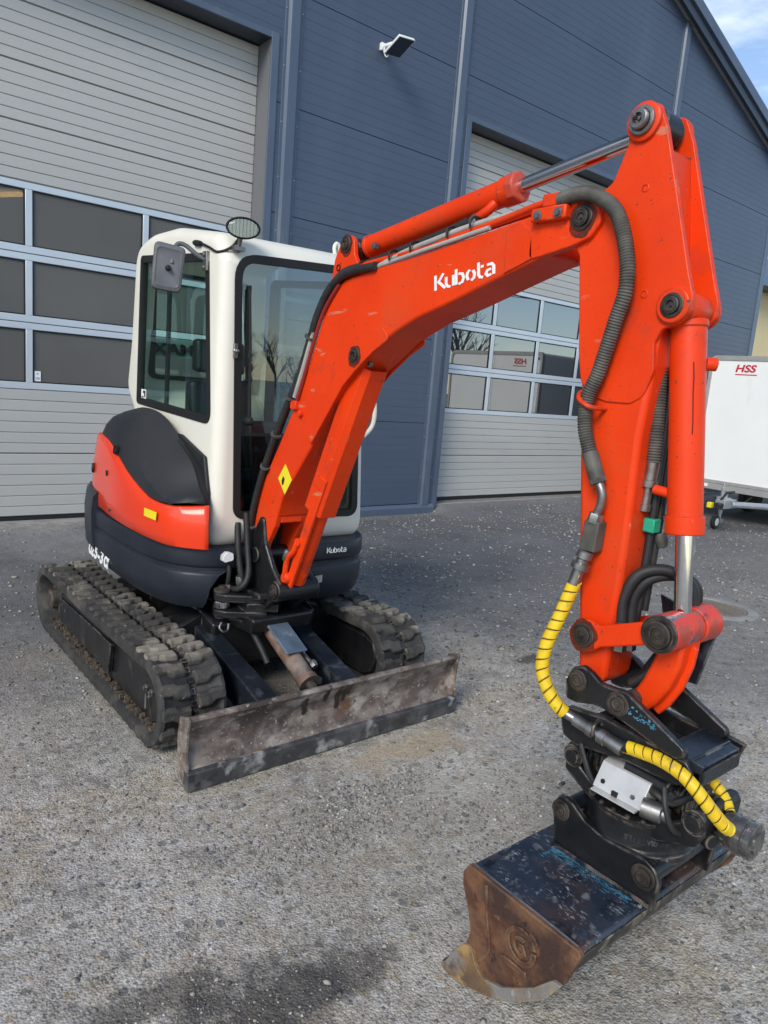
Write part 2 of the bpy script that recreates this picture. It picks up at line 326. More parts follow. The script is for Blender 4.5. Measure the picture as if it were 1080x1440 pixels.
me.polygons.foreach_set('use_smooth', [True] * len(me.polygons))
ground = bpy.data.objects.new("gravel_yard", me); COL.objects.link(ground)
tag(ground, 'grey compacted gravel yard with damp dark patches', None, None, 'structure')

def ground_material():
    m = bpy.data.materials.new('gravel'); m.use_nodes = True; n = m.node_tree.nodes; l = m.node_tree.links.new
    p = n["Principled BSDF"]; p.inputs['Specular IOR Level'].default_value = .25
    ge = n.new("ShaderNodeNewGeometry"); pos = ge.outputs['Position']
    def nz(s, det=5, ro=.6, off=0.0):
        mp = n.new("ShaderNodeMapping"); mp.inputs['Location'].default_value = (off, off * .7, 0); t = n.new("ShaderNodeTexNoise")
        t.inputs['Scale'].default_value = s; t.inputs['Detail'].default_value = det; t.inputs['Roughness'].default_value = ro
        l(pos, mp.inputs[0]); l(mp.outputs[0], t.inputs['Vector']); return t.outputs[0]
    def ramp(v, a, b, c=0.0, d=1.0):
        r = n.new("ShaderNodeMapRange"); r.inputs[1].default_value = a; r.inputs[2].default_value = b; r.inputs[3].default_value = c; r.inputs[4].default_value = d; l(v, r.inputs[0]); return r.outputs[0]
    def mix(f, a, b, mode='MIX'):
        x = n.new("ShaderNodeMix"); x.data_type = 'RGBA'; x.blend_type = mode
        if isinstance(f, float): x.inputs['Factor'].default_value = f
        else: l(f, x.inputs['Factor'])
        for k, v in (('A', a), ('B', b)):
            if isinstance(v, tuple): x.inputs[k].default_value = c3(v)
            else: l(v, x.inputs[k])
        return x.outputs['Result']
    def math_(op, a, b=None):
        x = n.new("ShaderNodeMath"); x.operation = op
        for k, v in enumerate((a, b)):
            if v is None: continue
            if isinstance(v, (int, float)): x.inputs[k].default_value = v
            else: l(v, x.inputs[k])
        return x.outputs[0]
    col = mix(ramp(nz(1.6, 6, .62), .36, .64), (.320, .295, .255), (.510, .475, .415))
    col = mix(ramp(nz(.33, 4, .6, 9.0), .46, .62), col, (.385, .355, .30))
    col = mix(math_('MULTIPLY', ramp(nz(1.7, 6, .66, 33.0), .47, .63), .62), col, (.40, .325, .215))
    col = mix(math_('MULTIPLY', ramp(nz(3.4, 6, .66, 37.0), .52, .66), .60), col, (.175, .166, .150))
    cl = ramp(nz(3.2, 5, .62, 21.0), .40, .62)
    col = mix(math_('MULTIPLY', ramp(nz(13, 5, .65, 4.0), .48, .62), .55), col, (.56, .54, .495))
    col = mix(math_('MULTIPLY', ramp(nz(42, 4, .7, 6.0), .50, .60), math_('ADD', math_('MULTIPLY', cl, .50), .04)), col, (.075, .073, .070))
    col = mix(math_('MULTIPLY', ramp(nz(110, 3, .7, 8.0), .54, .64), .35), col, (.085, .083, .08))
    for sc_, th, cc_ in ((40, .84, (.40, .385, .35)), (62, .86, (.13, .128, .125)), (88, .88, (.44, .43, .40)), (28, .90, (.34, .28, .20)), (24, .90, (.17, .165, .155))):
        v = n.new('ShaderNodeTexVoronoi'); v.inputs['Scale'].default_value = sc_; l(pos, v.inputs['Vector']); g = n.new('ShaderNodeSeparateColor'); l(v.outputs['Color'], g.inputs[0])
        col = mix(math_('MULTIPLY', math_('MULTIPLY', ramp(g.outputs[0], th, th + .02), ramp(v.outputs['Distance'], .44, .34)), .8), col, cc_)
    # grains: voronoi cells of three sizes
    for sc_, a, b in ((95, .55, .9), (230, .5, .8)):
        v = n.new("ShaderNodeTexVoronoi"); v.inputs['Scale'].default_value = sc_; l(pos, v.inputs['Vector'])
        g = n.new("ShaderNodeSeparateColor"); l(v.outputs['Color'], g.inputs[0])
        tone = ramp(g.outputs[0], 0, 1, .62, 1.36)
        tc_ = n.new("ShaderNodeCombineColor")
        for k in range(3): l(tone, tc_.inputs[k])
        col = mix(.42, col, mix(1.0, col, tc_.outputs[0], 'MULTIPLY'))
    sp = n.new("ShaderNodeSeparateXYZ"); l(pos, sp.inputs[0])
    # darker, wetter chippings towards the building and trailer
    far = ramp(math_('ADD', sp.outputs[1], math_('MULTIPLY', nz(.7, 3), 2.4)), 3.9, 6.0)
    far = math_('MULTIPLY', far, ramp(sp.outputs[1], 7.6, 7.0))
    col = mix(math_('MULTIPLY', far, .80), col, mix(ramp(nz(1.4, 5, .6, 3), .4, .65), (.075, .080, .092), (.155, .160, .172)))
    far2 = ramp(math_('ADD', sp.outputs[0], math_('MULTIPLY', nz(.5, 3, .5, 5), 2.0)), 4.2, 6.2)
    col = mix(math_('MULTIPLY', far2, .50), col, (.12, .123, .13))
    def blob(cx, cy, rx, ry, amt, c, nsc=5.0, hard=.35, off=0.0):
        nonlocal col
        dx = math_('DIVIDE', math_('SUBTRACT', sp.outputs[0], cx), rx); dy = math_('DIVIDE', math_('SUBTRACT', sp.outputs[1], cy), ry)
        d = math_('SQRT', math_('ADD', math_('MULTIPLY', dx, dx), math_('MULTIPLY', dy, dy)))
        d = math_('ADD', d, math_('MULTIPLY', math_('SUBTRACT', nz(nsc, 9, .74, off), .5), 4.2))
        f = math_('MULTIPLY', ramp(d, 1.0 + hard, 1.0 - hard), amt); col = mix(f, col, c); return f
    wet = blob(.92, 1.45, .27, .13, .84, (.056, .053, .049), 7.0, .45, 1.0)
    wet2 = blob(.66, 1.62, .17, .07, .65, (.060, .057, .052), 8.0, .3, 2.0)
    blob(1.20, 1.42, .11, .09, .55, (.058, .054, .05), 9.0, .3, 8.0)
    blob(2.20, 2.33, .34, .10, .60, (.40, .30, .175), 6.0, .4, 3.0)
    blob(3.68, 2.82, .13, .05, .75, (.050, .048, .046), 8.0, .35, 4.0)
    blob(5.0, 2.5, .22, .05, .6, (.06, .058, .056), 8.0, .35, 5.0)
    blob(1.75, 1.95, .42, .20, .35, (.30, .265, .20), 4.0, .5, 6.0)
    blob(2.45, 1.55, .6, .35, .35, (.29, .26, .205), 3.0, .5, 7.0)
    l(col, p.inputs['Base Color'])
    rr = math_('SUBTRACT', .93, math_('MULTIPLY', wet, .38)); l(rr, p.inputs['Roughness'])
    h1 = math_('ADD', nz(70, 4, .7), math_('MULTIPLY', nz(17, 3, .6, 3.0), 2.4)); vv = n.new("ShaderNodeTexVoronoi"); vv.inputs['Scale'].default_value = 120; l(pos, vv.inputs['Vector'])
    hh = math_('SUBTRACT', math_('ADD', h1, math_('MULTIPLY', nz(9, 4), 1.2)), math_('MULTIPLY', vv.outputs['Distance'], .9))
    b = n.new("ShaderNodeBump"); b.inputs['Strength'].default_value = .42; b.inputs['Distance'].default_value = .016; l(hh, b.inputs['Height']); l(b.outputs[0], p.inputs['Normal'])
    return m
ground.data.materials.append(ground_material())

# loose stones: one mass
def stones(name, n, label, sizes, region, seed, mt):
    r = np.random.default_rng(seed)
    px, py = region(r, n); n = len(px)
    s = sizes(r, n) * np.clip(np.hypot(px, py) / 2.4, .8, 2.3)
    base = np.array([(1, 0, 0), (-1, 0, 0), (0, 1, 0), (0, -1, 0), (0, 0, 1), (0, 0, -1), (.62, .62, .5), (-.62, -.6, .5)], float)
    tri = np.array([(0, 6, 4), (6, 2, 4), (2, 1, 4), (1, 7, 4), (7, 3, 4), (3, 0, 4), (0, 2, 6), (1, 3, 7), (0, 5, 2), (2, 5, 1), (1, 5, 3), (3, 5, 0)])
    V = base[None] * (1 + .45 * (r.random((n, 8, 1)) - .5)); V = V * np.stack([np.ones(n), .55 + .5 * r.random(n), .35 + .4 * r.random(n)], -1)[:, None]
    a = r.random(n) * 6.283; ca, sa = np.cos(a)[:, None], np.sin(a)[:, None]
    x = V[..., 0] * ca - V[..., 1] * sa; y = V[..., 0] * sa + V[..., 1] * ca
    P = np.stack([x * s[:, None] + px[:, None], y * s[:, None] + py[:, None], V[..., 2] * s[:, None] + (ground_z(px, py) + s * .22)[:, None]], -1).reshape(-1, 3)
    F = (tri[None] + 8 * np.arange(n)[:, None, None]).reshape(-1, 3)
    me = bpy.data.meshes.new(name); me.vertices.add(len(P)); me.vertices.foreach_set('co', P.ravel())
    me.loops.add(F.size); me.loops.foreach_set('vertex_index', F.ravel().astype(np.int32)); me.polygons.add(len(F))
    me.polygons.foreach_set('loop_start', np.arange(0, F.size, 3, dtype=np.int32)); me.polygons.foreach_set('loop_total', np.full(len(F), 3, np.int32))
    at = me.attributes.new('tone', 'FLOAT', 'POINT'); at.data.foreach_set('value', np.repeat(r.random(n), 8).astype(np.float32))
    me.update(calc_edges=True); me.materials.append(mt)
    o = bpy.data.objects.new(name, me); COL.objects.link(o); tag(o, label, None, None, 'stuff'); return o
def stone_mat():
    m = bpy.data.materials.new('loose_stone'); m.use_nodes = True; n = m.node_tree.nodes; l = m.node_tree.links.new; p = n["Principled BSDF"]
    a = n.new("ShaderNodeAttribute"); a.attribute_name = 'tone'; r = n.new("ShaderNodeValToRGB"); e = r.color_ramp.elements
    e[0].position = 0; e[0].color = (.10, .098, .095, 1); e[1].position = 1; e[1].color = (.54, .53, .50, 1)
    for q_, c_ in ((.22, (.17, .165, .155)), (.55, (.28, .27, .25)), (.78, (.34, .30, .24)), (.92, (.37, .36, .34))):
        k = e.new(q_); k.color = c3(c_)
    l(a.outputs['Fac'], r.inputs[0]); l(r.outputs[0], p.inputs['Base Color']); p.inputs['Roughness'].default_value = .85; p.inputs['Specular IOR Level'].default_value = .25
    return m
STONE = stone_mat()
def free(x, y):
    under = (np.abs(x - 1.9) < .78) & (y > 2.52) & (y < 4.9)
    bucket = (x > 1.42) & (x < 2.32) & (y > .86) & (y < 1.27)
    mh = np.hypot((x - 6.17), (y - 2.84)) < .36
    return ~(bucket | mh | (under & (np.random.default_rng(5).random(len(x)) < .75))) & (y < 7.2)
def reg_all(r, n):
    d = .75 * (13 / .75) ** r.random(n); a = R(2) + r.random(n) * R(92); x = d * np.sin(a); y = d * np.cos(a); k = free(x, y)
    g = vnoise(x, y, .6, 21) + vnoise(x, y, .22, 22) * .8; k &= g > (r.random(n) - .62) * .9
    return x[k], y[k]
stones('gravel_stones', 60000, 'small loose grey stones scattered over the yard', lambda r, n: .0020 + .0055 * r.random(n) ** 2.6 + .0125 * (r.random(n) > .978) * r.random(n), reg_all, 1, STONE)
def reg_patch(r, n):
    k = r.integers(0, 5, n); cx = np.array([1.55, 1.80, 2.55, .62, 2.2])[k]; cy = np.array([1.98, 2.12, .95, 1.25, 1.75])[k]; sx = np.array([.18, .20, .30, .25, .30])[k]; sy = np.array([.07, .05, .16, .22, .14])[k]
    x = cx + r.normal(size=n) * sx; y = cy + r.normal(size=n) * sy; f = free(x, y); return x[f], y[f]
stones('stone_chippings', 4200, 'coarser pale chippings heaped loosely in front of the dozer blade and bucket', lambda r, n: .0024 + .0075 * r.random(n) ** 2.6, reg_patch, 2, STONE)
def reg_far(r, n):
    x = 2.6 + 9.0 * r.random(n); y = 2.4 + 4.7 * r.random(n); g = vnoise(x, y, 1.1, 31) + vnoise(x, y, .35, 32) * .9
    k = free(x, y) & (g > (r.random(n) - .45) * .9); return x[k], y[k]
stones('white_chippings', 13000, 'whitish stone chippings lying on the dark gravel by the warehouse', lambda r, n: .0020 + .0075 * r.random(n) ** 2.6, reg_far, 3, STONE)

# concrete thresholds before the doors
b = B().box((-6, 7.385, -.3), (4.045, 8.2, .108)); ap = obj('concrete_threshold', b, CONC, None, .012); tag(ap, 'concrete threshold strip under the garage door beside the excavator tracks', kind='structure')
b = B().box((6.90, 7.30, -.3), (11.2, 8.2, .100)); ap = obj('concrete_threshold', b, CONC, None, .012); tag(ap, 'concrete threshold strip under the garage door by the trailer', kind='structure')

# ---------------------------------------------------------------- warehouse
WH = empty('warehouse', (2.5, 9.0, 0), 'blue grey panel clad gabled warehouse with two sectional garage doors', 'warehouse')
XL, XR = -10.5, 15.46
RIDGE = 2.5; SL = .3245
def roof_z(x): return 11.09 - SL * abs(x - RIDGE) - .02            # roof plane at the verge (upper)
def under_z(x): return roof_z(x) - .36
DOORS = [(-0.20, 3.993, 5.112), (6.93, 11.12, 5.112)]
PIL = [(4.157, 4.335), (6.607, 6.785), (11.47, 11.655)]
SEG = [(XL, 4.157), (4.335, 6.607), (6.785, 11.47), (11.655, XR)]
RIB = .1
def clad(x0, x1, z0, z1, holes):
    """one sandwich panel: ribbed front skin of 0.1 m strips, a thin body behind; strips stop at door openings and at the roof line"""
    b = B(); n = max(1, int(round((z1 - z0) / RIB))); h = (z1 - z0) / n; g = .0024
    for k in range(n):
        a0, a1 = z0 + k * h, z0 + (k + 1) * h; zm = a1
        lim = (11.09 - .22 - (a0 + .03)) / SL; c0, c1 = max(x0, RIDGE - lim), min(x1, RIDGE + lim)
        spans = [(c0, c1)]
        for (d0, d1, dz) in [(h0 - .03, h1 + .03, hz_ + .03) for h0, h1, hz_ in holes]:
            if a0 < dz - .06:
                ns = []
                for s0, s1 in spans:
                    if d1 <= s0 or d0 >= s1: ns.append((s0, s1))
                    else:
                        if d0 > s0: ns.append((s0, d0))
                        if d1 < s1: ns.append((d1, s1))
                spans = ns
        gt = .005 if k == n - 1 else g; gb = .005 if k == 0 else g; dp = .012 if (k == 0) else .0016; dt = .012 if k == n - 1 else .0016
        for s0, s1 in spans:
            if s1 - s0 < .02: continue
            y = YF
            pr = [(y + dp, a0), (y, a0 + gb), (y, a1 - gt), (y + dt, a1), (y + .08, a1), (y + .08, a0)]
            b.prism(pr, s0, s1)
    return b
z = .13
rows = []
while z < 11.4: rows.append((z, z + 1.1)); z += 1.1
rows = [(-.1, .13)] + rows
for (x0, x1) in SEG:
    for (a0, a1) in rows[1:]:
        if a0 > 11.09 - .22 - SL * max(0, max(x0 - RIDGE, RIDGE - x1)): continue
        cuts = [(x0 + .001, x1 - .001)]
        for (d0, d1, dz) in DOORS:
            if a1 <= dz + .03 and d0 > x0 and d1 < x1: cuts = [(x0 + .001, d0 - .03), (d1 + .03, x1 - .001)]
        for (u0, u1) in cuts:
            cb = clad(u0, u1, a0, a1, DOORS)
            if cb.v: obj('wall_panel', cb, WALL, WH, smooth=False)
# pilaster covers: hat section with bright lip at the panel side
for (x0, x1) in PIL:
    zt = 11.09 - .28 - SL * (x1 - RIDGE) + .04
    b = B().box((x0 - .02, YF - .006, .1), (x1 + .02, YF + .02, zt)).prism([(x0 + .012, YF - .006), (x0 + .035, YF - .040), (x1 - .035, YF - .040), (x1 - .012, YF - .006)], .1, zt, 'z')
    obj('pilaster_cover', b, TRIM, WH, .003)
    s = B()
    for k in range(int((zt - .5) / .55)):
        for xx in (x0 - .008, x1 + .008): s.lathe((xx, YF - .006, .5 + k * .55), (0, -1, 0), [(.007, 0), (.007, .004), (.002, .006)], 8)
    obj('screw_heads', s, GALV, WH, kind='stuff')
# corner flashing at the building's end
b = B().box((XR - .03, YF - .012, .0), (XR + .14, YF + .3, 6.95)); obj('corner_flashing', b, TRIM, WH, .004)
# plinth flashing between the doors and on the right
for x0, x1 in ((4.06, 6.86), (11.2, XR + .14)):
    b = B().prism([(YF + .05, -.1), (YF - .052, -.1), (YF - .052, .085), (YF - .012, .125), (YF + .05, .125)], x0, x1); obj('plinth_flashing', b, TRIM, WH, .004)
# door surrounds: face trim and deep reveals
for (d0, d1, dz) in DOORS:
    t = .085
    b = B().box((d0 - t, YF - .014, .07), (d0 + .002, YF + .01, dz + .06)); obj('door_trim', b, TRIM, WH, .003)
    b = B().box((d1 - .002, YF - .014, .07), (d1 + t, YF + .01, dz + .06)); obj('door_trim', b, TRIM, WH, .003)
    b = B().box((d0 + .002, YF - .014, dz - .002), (d1 - .002, YF + .01, dz + .06)); obj('door_trim', b, TRIM, WH, .003)
    for e0_, e1_ in ((d0 - .05, d0), (d1, d1 + .05)): obj('door_reveal', B().box((e0_, YF + .012, .07), (e1_, YD + .12, dz + .05)), SOFFIT, WH)
    b = B().box((d0, YF + .012, dz), (d1, YD + .12, dz + .05)); obj('door_head', b, NAVY, WH)
# side walls, back wall, roof
b = B().box((XL, YF + .09, 0), (XL + .15, 24, 7.2)); obj('side_wall', b, WALL, WH)
b = B().box((XR - .02, YF + .31, 0), (XR + .13, 24, 7.0)); obj('side_wall', b, WALL, WH)
b = B().prism([(XL, 0), (XR + .1, 0), (XR + .1, roof_z(XR + .1) - .4), (RIDGE, 11.1), (XL, roof_z(XL) - .4)], 23.9, 24.1, 'y'); obj('back_wall', b, WALL, WH)
VY = 7.10
e1 = XR + .55; e0 = XL - .55
for sgn, xe in ((1, e1), (-1, e0)):
    P = lambda x, dz: roof_z(x) + dz
    b = B().hexa([(RIDGE, VY + .02, P(RIDGE, -.13)), (xe, VY + .02, P(xe, -.13)), (xe, 24.4, P(xe, -.13)), (RIDGE, 24.4, P(RIDGE, -.13)),
                  (RIDGE, VY + .02, P(RIDGE, 0)), (xe, VY + .02, P(xe, 0)), (xe, 24.4, P(xe, 0)), (RIDGE, 24.4, P(RIDGE, 0))]); obj('roof', b, NAVY, WH)
    b = B().hexa([(RIDGE, VY - .03, P(RIDGE, -.155)), (xe, VY - .03, P(xe, -.155)), (xe, VY + .018, P(xe, -.155)), (RIDGE, VY + .018, P(RIDGE, -.155)),
                  (RIDGE, VY - .03, P(RIDGE, .02)), (xe, VY - .03, P(xe, .02)), (xe, VY + .018, P(xe, .02)), (RIDGE, VY + .018, P(RIDGE, .02))]); obj('verge_fascia', b, TRIM, WH, .004)
    b = B().hexa([(RIDGE, VY + .012, P(RIDGE, -.315)), (xe, VY + .012, P(xe, -.315)), (xe, VY + .05, P(xe, -.315)), (RIDGE, VY + .05, P(RIDGE, -.315)),
                  (RIDGE, VY + .012, P(RIDGE, -.161)), (xe, VY + .012, P(xe, -.161)), (xe, VY + .05, P(xe, -.161)), (RIDGE, VY + .05, P(RIDGE, -.161))]); obj('verge_shade_band', b, NAVY, WH)  # dark navy band stands in for the shade under the verge
    b = B().hexa([(RIDGE, VY + .052, P(RIDGE, -.138)), (xe, VY + .052, P(xe, -.138)), (xe, YF + .1, P(xe, -.138)), (RIDGE, YF + .1, P(RIDGE, -.138)),
                  (RIDGE, VY + .052, P(RIDGE, -.132)), (xe, VY + .052, P(xe, -.132)), (xe, YF + .1, P(xe, -.132)), (RIDGE, YF + .1, P(RIDGE, -.132))]); obj('soffit', b, SOFFIT, WH)
    b = B().hexa([(RIDGE, YF - .055, P(RIDGE, -.27)), (xe - .4 * sgn, YF - .055, P(xe - .4 * sgn, -.27)), (xe - .4 * sgn, YF + .09, P(xe - .4 * sgn, -.27)), (RIDGE, YF + .09, P(RIDGE, -.27)),
                  (RIDGE, YF - .055, P(RIDGE, -.14)), (xe - .4 * sgn, YF - .055, P(xe - .4 * sgn, -.14)), (xe - .4 * sgn, YF + .09, P(xe - .4 * sgn, -.14)), (RIDGE, YF + .09, P(RIDGE, -.14))]); obj('eaves_trim', b, EAVE, WH)
# inside: floor, strip lights
b = B().box((XL + .2, 8.25, -.2), (XR - .1, 23.8, .06)); obj('hall_floor', b, INTER, WH)

def pane_row(door, zlo, zhi, xs, m, frame_t=.058):
    pass
def garage_door(d0, d1, dz, bars, gm, label, mullion):
    fr = B().box((d0 + .004, YD + .045, .115), (d1 - .004, YD + .052, dz - .002)) if False else B()
    # dark core rails behind the slats that hold the door together (jambs of the door leaf)
    for x in (d0 + .002, d1 - .032): fr.box((x, YD + .014, .115), (x + .03, YD + .05, dz - .003))
    D = obj('garage_door', fr, SOFFIT, WH, label=label)
    def slats(z0, z1, sec):
        n = int(round((z1 - z0) / .1)); h = (z1 - z0) / n
        for k in range(n):
            a, c = z0 + k * h, z0 + (k + 1) * h; seam = (k % sec == 0)
            g0 = .0095 if seam else .003; y = YD
            pr = [(y + (.03 if seam else .012), a), (y + (.02 if seam else .004), a + g0), (y, a + g0 + .004), (y, c - .007), (y + .003, c - .003), (y + .012, c), (y + .04, c), (y + .04, a)]
            obj('slat', B().prism(pr, d0 + .006, d1 - .006), DOORM, D, smooth=False)
    slats(.145, 1.375, 6); slats(3.235, dz - .01, 5)
    obj('bottom_seal', B().box((d0 + .006, YD - .004, .100), (d1 - .006, YD + .045, .145)), SEAL, D)
    # glazed sections: rails, mullions, panes
    secs = [(1.375, 1.995), (1.995, 2.615), (2.615, 3.235)]
    for i, (a, c) in enumerate(secs):
        rb, rt = .066, .062
        f = B().box((d0 + .006, YD - .004, a + .003), (d1 - .006, YD + .04, a + rb)).box((d0 + .006, YD - .004, c - rt), (d1 - .006, YD + .04, c - .003))
        xs = [d0 + .006] + bars + [d1 - .006]
        for x in bars: f.box((x - mullion / 2, YD - .003, a + rb), (x + mullion / 2, YD + .039, c - rt))
        f.box((d0 + .006, YD - .003, a + rb), (d0 + .07, YD + .039, c - rt)).box((d1 - .07, YD - .003, a + rb), (d1 - .006, YD + .039, c - rt))
        obj('window_frame', f, DOORFR, D, .004)
        e = [d0 + .07] + sum([[x - mullion / 2, x + mullion / 2] for x in bars], []) + [d1 - .07]
        for k in range(0, len(e), 2):
            x0, x1 = e[k], e[k + 1]
            g = B().box((x0 + .009, YD + .016, a + rb + .009), (x1 - .009, YD + .020, c - rt - .009)); obj('pane', g, gm, D, smooth=False)
            s = B()
            for lo, hi in (((x0, a + rb), (x1, a + rb + .012)), ((x0, c - rt - .012), (x1, c - rt)), ((x0, a + rb + .012), (x0 + .012, c - rt - .012)), ((x1 - .012, a + rb + .012), (x1, c - rt - .012))):
                s.box((lo[0], YD + .004, lo[1]), (hi[0], YD + .03, hi[1]))
            obj('pane_seal', s, SEAL, D)
    return D
DL = garage_door(-.20, 3.993, 5.112, [.655, 1.740, 2.825], G_MATT, 'garage door with three rows of smoked panes', .060)
DR = garage_door(6.93, 11.12, 5.112, [8.03, 9.055, 10.09], G_DOOR, 'garage door with clear mirroring panes', .070)
# little sticker in a pane, hand grip
obj('pane_sticker', B().box((1.785, YD + .012, 1.455), (1.845, YD + .0145, 1.555)), BLUEPRINT, DL)
st = obj('sticker_sheet', B().box((1.788, YD + .009, 1.458), (1.842, YD + .0115, 1.552)), WHITE, DL)
obj('sticker_print', B().box((1.795, YD + .0075, 1.485), (1.835, YD + .0085, 1.492)).box((1.799, YD + .0075, 1.475), (1.831, YD + .0085, 1.479)).prism(rrect([(1.802, 1.528), (1.815, 1.521), (1.828, 1.528), (1.815, 1.536)], .003, 3), YD + .0075, YD + .0085, 'y'), BLUEPRINT, DL)
g = B().lathe((7.05, YD, .50), (0, -1, 0), [(.045, 0), (.045, .012), (.036, .02), (.030, .004)], 20).box((7.02, YD - .035, .485), (7.08, YD - .015, .515)); obj('door_grip', g, SEAL, DR)
# strip lights hanging inside the hall, seen through the panes
tubem = bpy.data.materials.new('lit_tube'); tubem.use_nodes = True; pb = tubem.node_tree.nodes["Principled BSDF"]; pb.inputs['Emission Color'].default_value = (1, .60, .16, 1); pb.inputs['Emission Strength'].default_value = 16.0
TL = empty('strip_light', (1.8, 9.3, 3.6), 'lit yellowish strip light behind the top smoked pane', 'lamp')
obj('lamp_tube', B().cyl((1.75, 9.3, 3.38), (1.98, 8.9, 3.38), .028, n=12), tubem, TL)
obj('lamp_housing', B().box((1.70, 9.25, 3.42), (1.78, 9.35, 3.50)).tube([(1.74, 9.33, 3.45), (2.0, 8.88, 3.45)], .035, 6).cyl((1.86, 9.1, 3.46), (1.86, 9.1, 11.0), .006, n=6), GALV, TL)

# ---------------------------------------------------------------- floodlight on the wall
FL = empty('flood_light', (5.42, YF, 5.45), 'white flat flood light with dark lens angled down from the cladding', 'flood light')
obj('wall_bracket', B().box((5.375, YF - .045, 5.44), (5.445, YF - .001, 5.52)).tube([(5.41, YF - .04, 5.48), (5.42, YF - .10, 5.485), (5.44, YF - .16, 5.49)], .022, 10), TRAILW, FL, .004)
hd = B(); A = Vector((5.365, 7.16, 5.372)); ux = Vector((1, 0, .12)).normalized(); ud = Vector((.12, -.93, .36)).normalized(); ud = (ud - ux * ud.dot(ux)).normalized(); un = ux.cross(ud)
def fr_(a, d, n_): p = A + ux * a + ud * d + un * n_; return (p.x, p.y, p.z)
sg = 1 if un.z > 0 else -1
hd.hexa([fr_(0, 0, 0), fr_(.235, 0, 0), fr_(.235, .30, 0), fr_(0, .30, 0), fr_(.01, .01, .035 * sg), fr_(.225, .01, .035 * sg), fr_(.225, .29, .035 * sg), fr_(.01, .29, .035 * sg)])
hd.hexa([fr_(.05, .03, .033 * sg), fr_(.185, .03, .033 * sg), fr_(.185, .20, .033 * sg), fr_(.05, .20, .033 * sg), fr_(.07, .05, .06 * sg), fr_(.165, .05, .06 * sg), fr_(.165, .18, .06 * sg), fr_(.07, .18, .06 * sg)])
obj('lamp_head', hd, TRAILW, FL, .006)
obj('lens', B().hexa([fr_(.012, .012, -.003 * sg), fr_(.223, .012, -.003 * sg), fr_(.223, .288, -.003 * sg), fr_(.012, .288, -.003 * sg), fr_(.012, .012, .004 * sg), fr_(.223, .012, .004 * sg), fr_(.223, .288, .004 * sg), fr_(.012, .288, .004 * sg)]), NAVY, FL)
obj('cable', B().tube([(5.40, 7.20, 5.46), (5.375, 7.17, 5.40), (5.39, 7.15, 5.35), (5.42, 7.15, 5.37), (5.43, 7.16, 5.41)], .007, 8, True, 5), TRAILW, FL)

# ---------------------------------------------------------------- manhole
MH = empty('manhole_cover', (6.17, 2.84, 0), 'round cast iron manhole cover in a pale concrete ring', 'manhole cover')
zc = .012
obj('concrete_ring', B().lathe((6.17, 2.84, -.1), (0, 0, 1), [(.27, 0), (.36, 0), (.36, .1 + zc), (.345, .104 + zc), (.275, .104 + zc), (.27, .09 + zc)], 56), CONC, MH)
b = B().lathe((6.17, 2.84, -.08), (0, 0, 1), [(.265, 0), (.265, .078 + zc), (.255, .08 + zc), (.240, .08 + zc), (.236, .074 + zc), (.001, .074 + zc)], 56)
obj('iron_lid', b, IRON, MH)
b = B()
for i in range(-7, 8):
    for j in range(-7, 8):
        if i * i + j * j < 49: x, y = 6.17 + i * .031, 2.84 + j * .031; b.box((x - .010, y - .010, .0), (x + .010, y + .010, zc + .001))
obj('lid_studs', b, IRON, MH, kind='stuff')

# ---------------------------------------------------------------- box trailer
TX = 11.3; T0, T1 = 3.35, 5.86; TZ0, TZ1 = .62, 2.56
TR = empty('box_trailer', (12.6, 4.6, 0), 'white box trailer with red lettering parked nose out beside the warehouse', 'trailer')
prof = rrect([(T0, TZ0), (T1, TZ0), (T1, TZ1), (T0, TZ1)], [.02, .02, .10, .10], 6)
obj('body', B().prism(prof, TX, TX + 3.6), TRAILW, TR, .012)
ring_o = rrect([(T0 - .012, TZ0), (T1 + .012, TZ0), (T1 + .012, TZ1 + .014), (T0 - .012, TZ1 + .014)], [.02, .02, .11, .11], 6)
ring_i = rrect([(T0 + .035, TZ0 + .02), (T1 - .035, TZ0 + .02), (T1 - .035, TZ1 - .055), (T0 + .035, TZ1 - .055)], [.02, .02, .08, .08], 6)
b = B(); b.loft([[(TX - .018, y, z_) for y, z_ in ring_i], [(TX - .022, y, z_) for y, z_ in ring_o], [(TX + .06, y, z_) for y, z_ in ring_o], [(TX + .06, y, z_) for y, z_ in ring_i], [(TX - .018, y, z_) for y, z_ in ring_i]], True, False)
obj('corner_profile', b, TRAILG, TR)
obj('base_rail', B().box((TX - .03, T0 - .01, TZ0 - .13), (TX + 3.6, T1 + .01, TZ0 - .002)).box((TX - .038, T0, TZ0 - .03), (TX - .03, T1, TZ0 + .02)), TRAILG, TR, .006)
obj('floor_frame', B().box((TX + .0, T0 + .1, TZ0 - .22), (TX + 3.5, T0 + .18, TZ0 - .132)).box((TX + .0, T1 - .18, TZ0 - .22), (TX + 3.5, T1 - .1, TZ0 - .132)), GALV, TR)
obj('corner_bolt', B().lathe((TX - .022, T1 - .10, TZ1 - .10), (-1, 0, 0), [(.030, 0), (.030, .008), (.018, .012), (.016, .004)], 20), STEEL, TR)
yc = 4.75
bb = B()
for sgn in (-1, 1): bb.tube([(TX + .4, 4.60 + sgn * .85, .44), (TX - .15, 4.62 + sgn * .62, .44), (10.15, 4.72 + sgn * .06, .44)], .045, 8)
obj('drawbar', bb.box((9.95, 4.66, .38), (10.3, 4.80, .50)), GALV, TR, .006)
obj('coupling', B().lathe((9.95, 4.73, .46), (0, 0, -1), [(.05, 0), (.062, .02), (.05, .09)], 16).tube([(9.97, 4.73, .5), (10.12, 4.73, .60), (10.32, 4.73, .60)], .018, 8), HOSE, TR)
obj('yellow_cap', B().box((10.12, 4.93, .34), (10.20, 5.0, .42)), YSTICK, TR, .01)
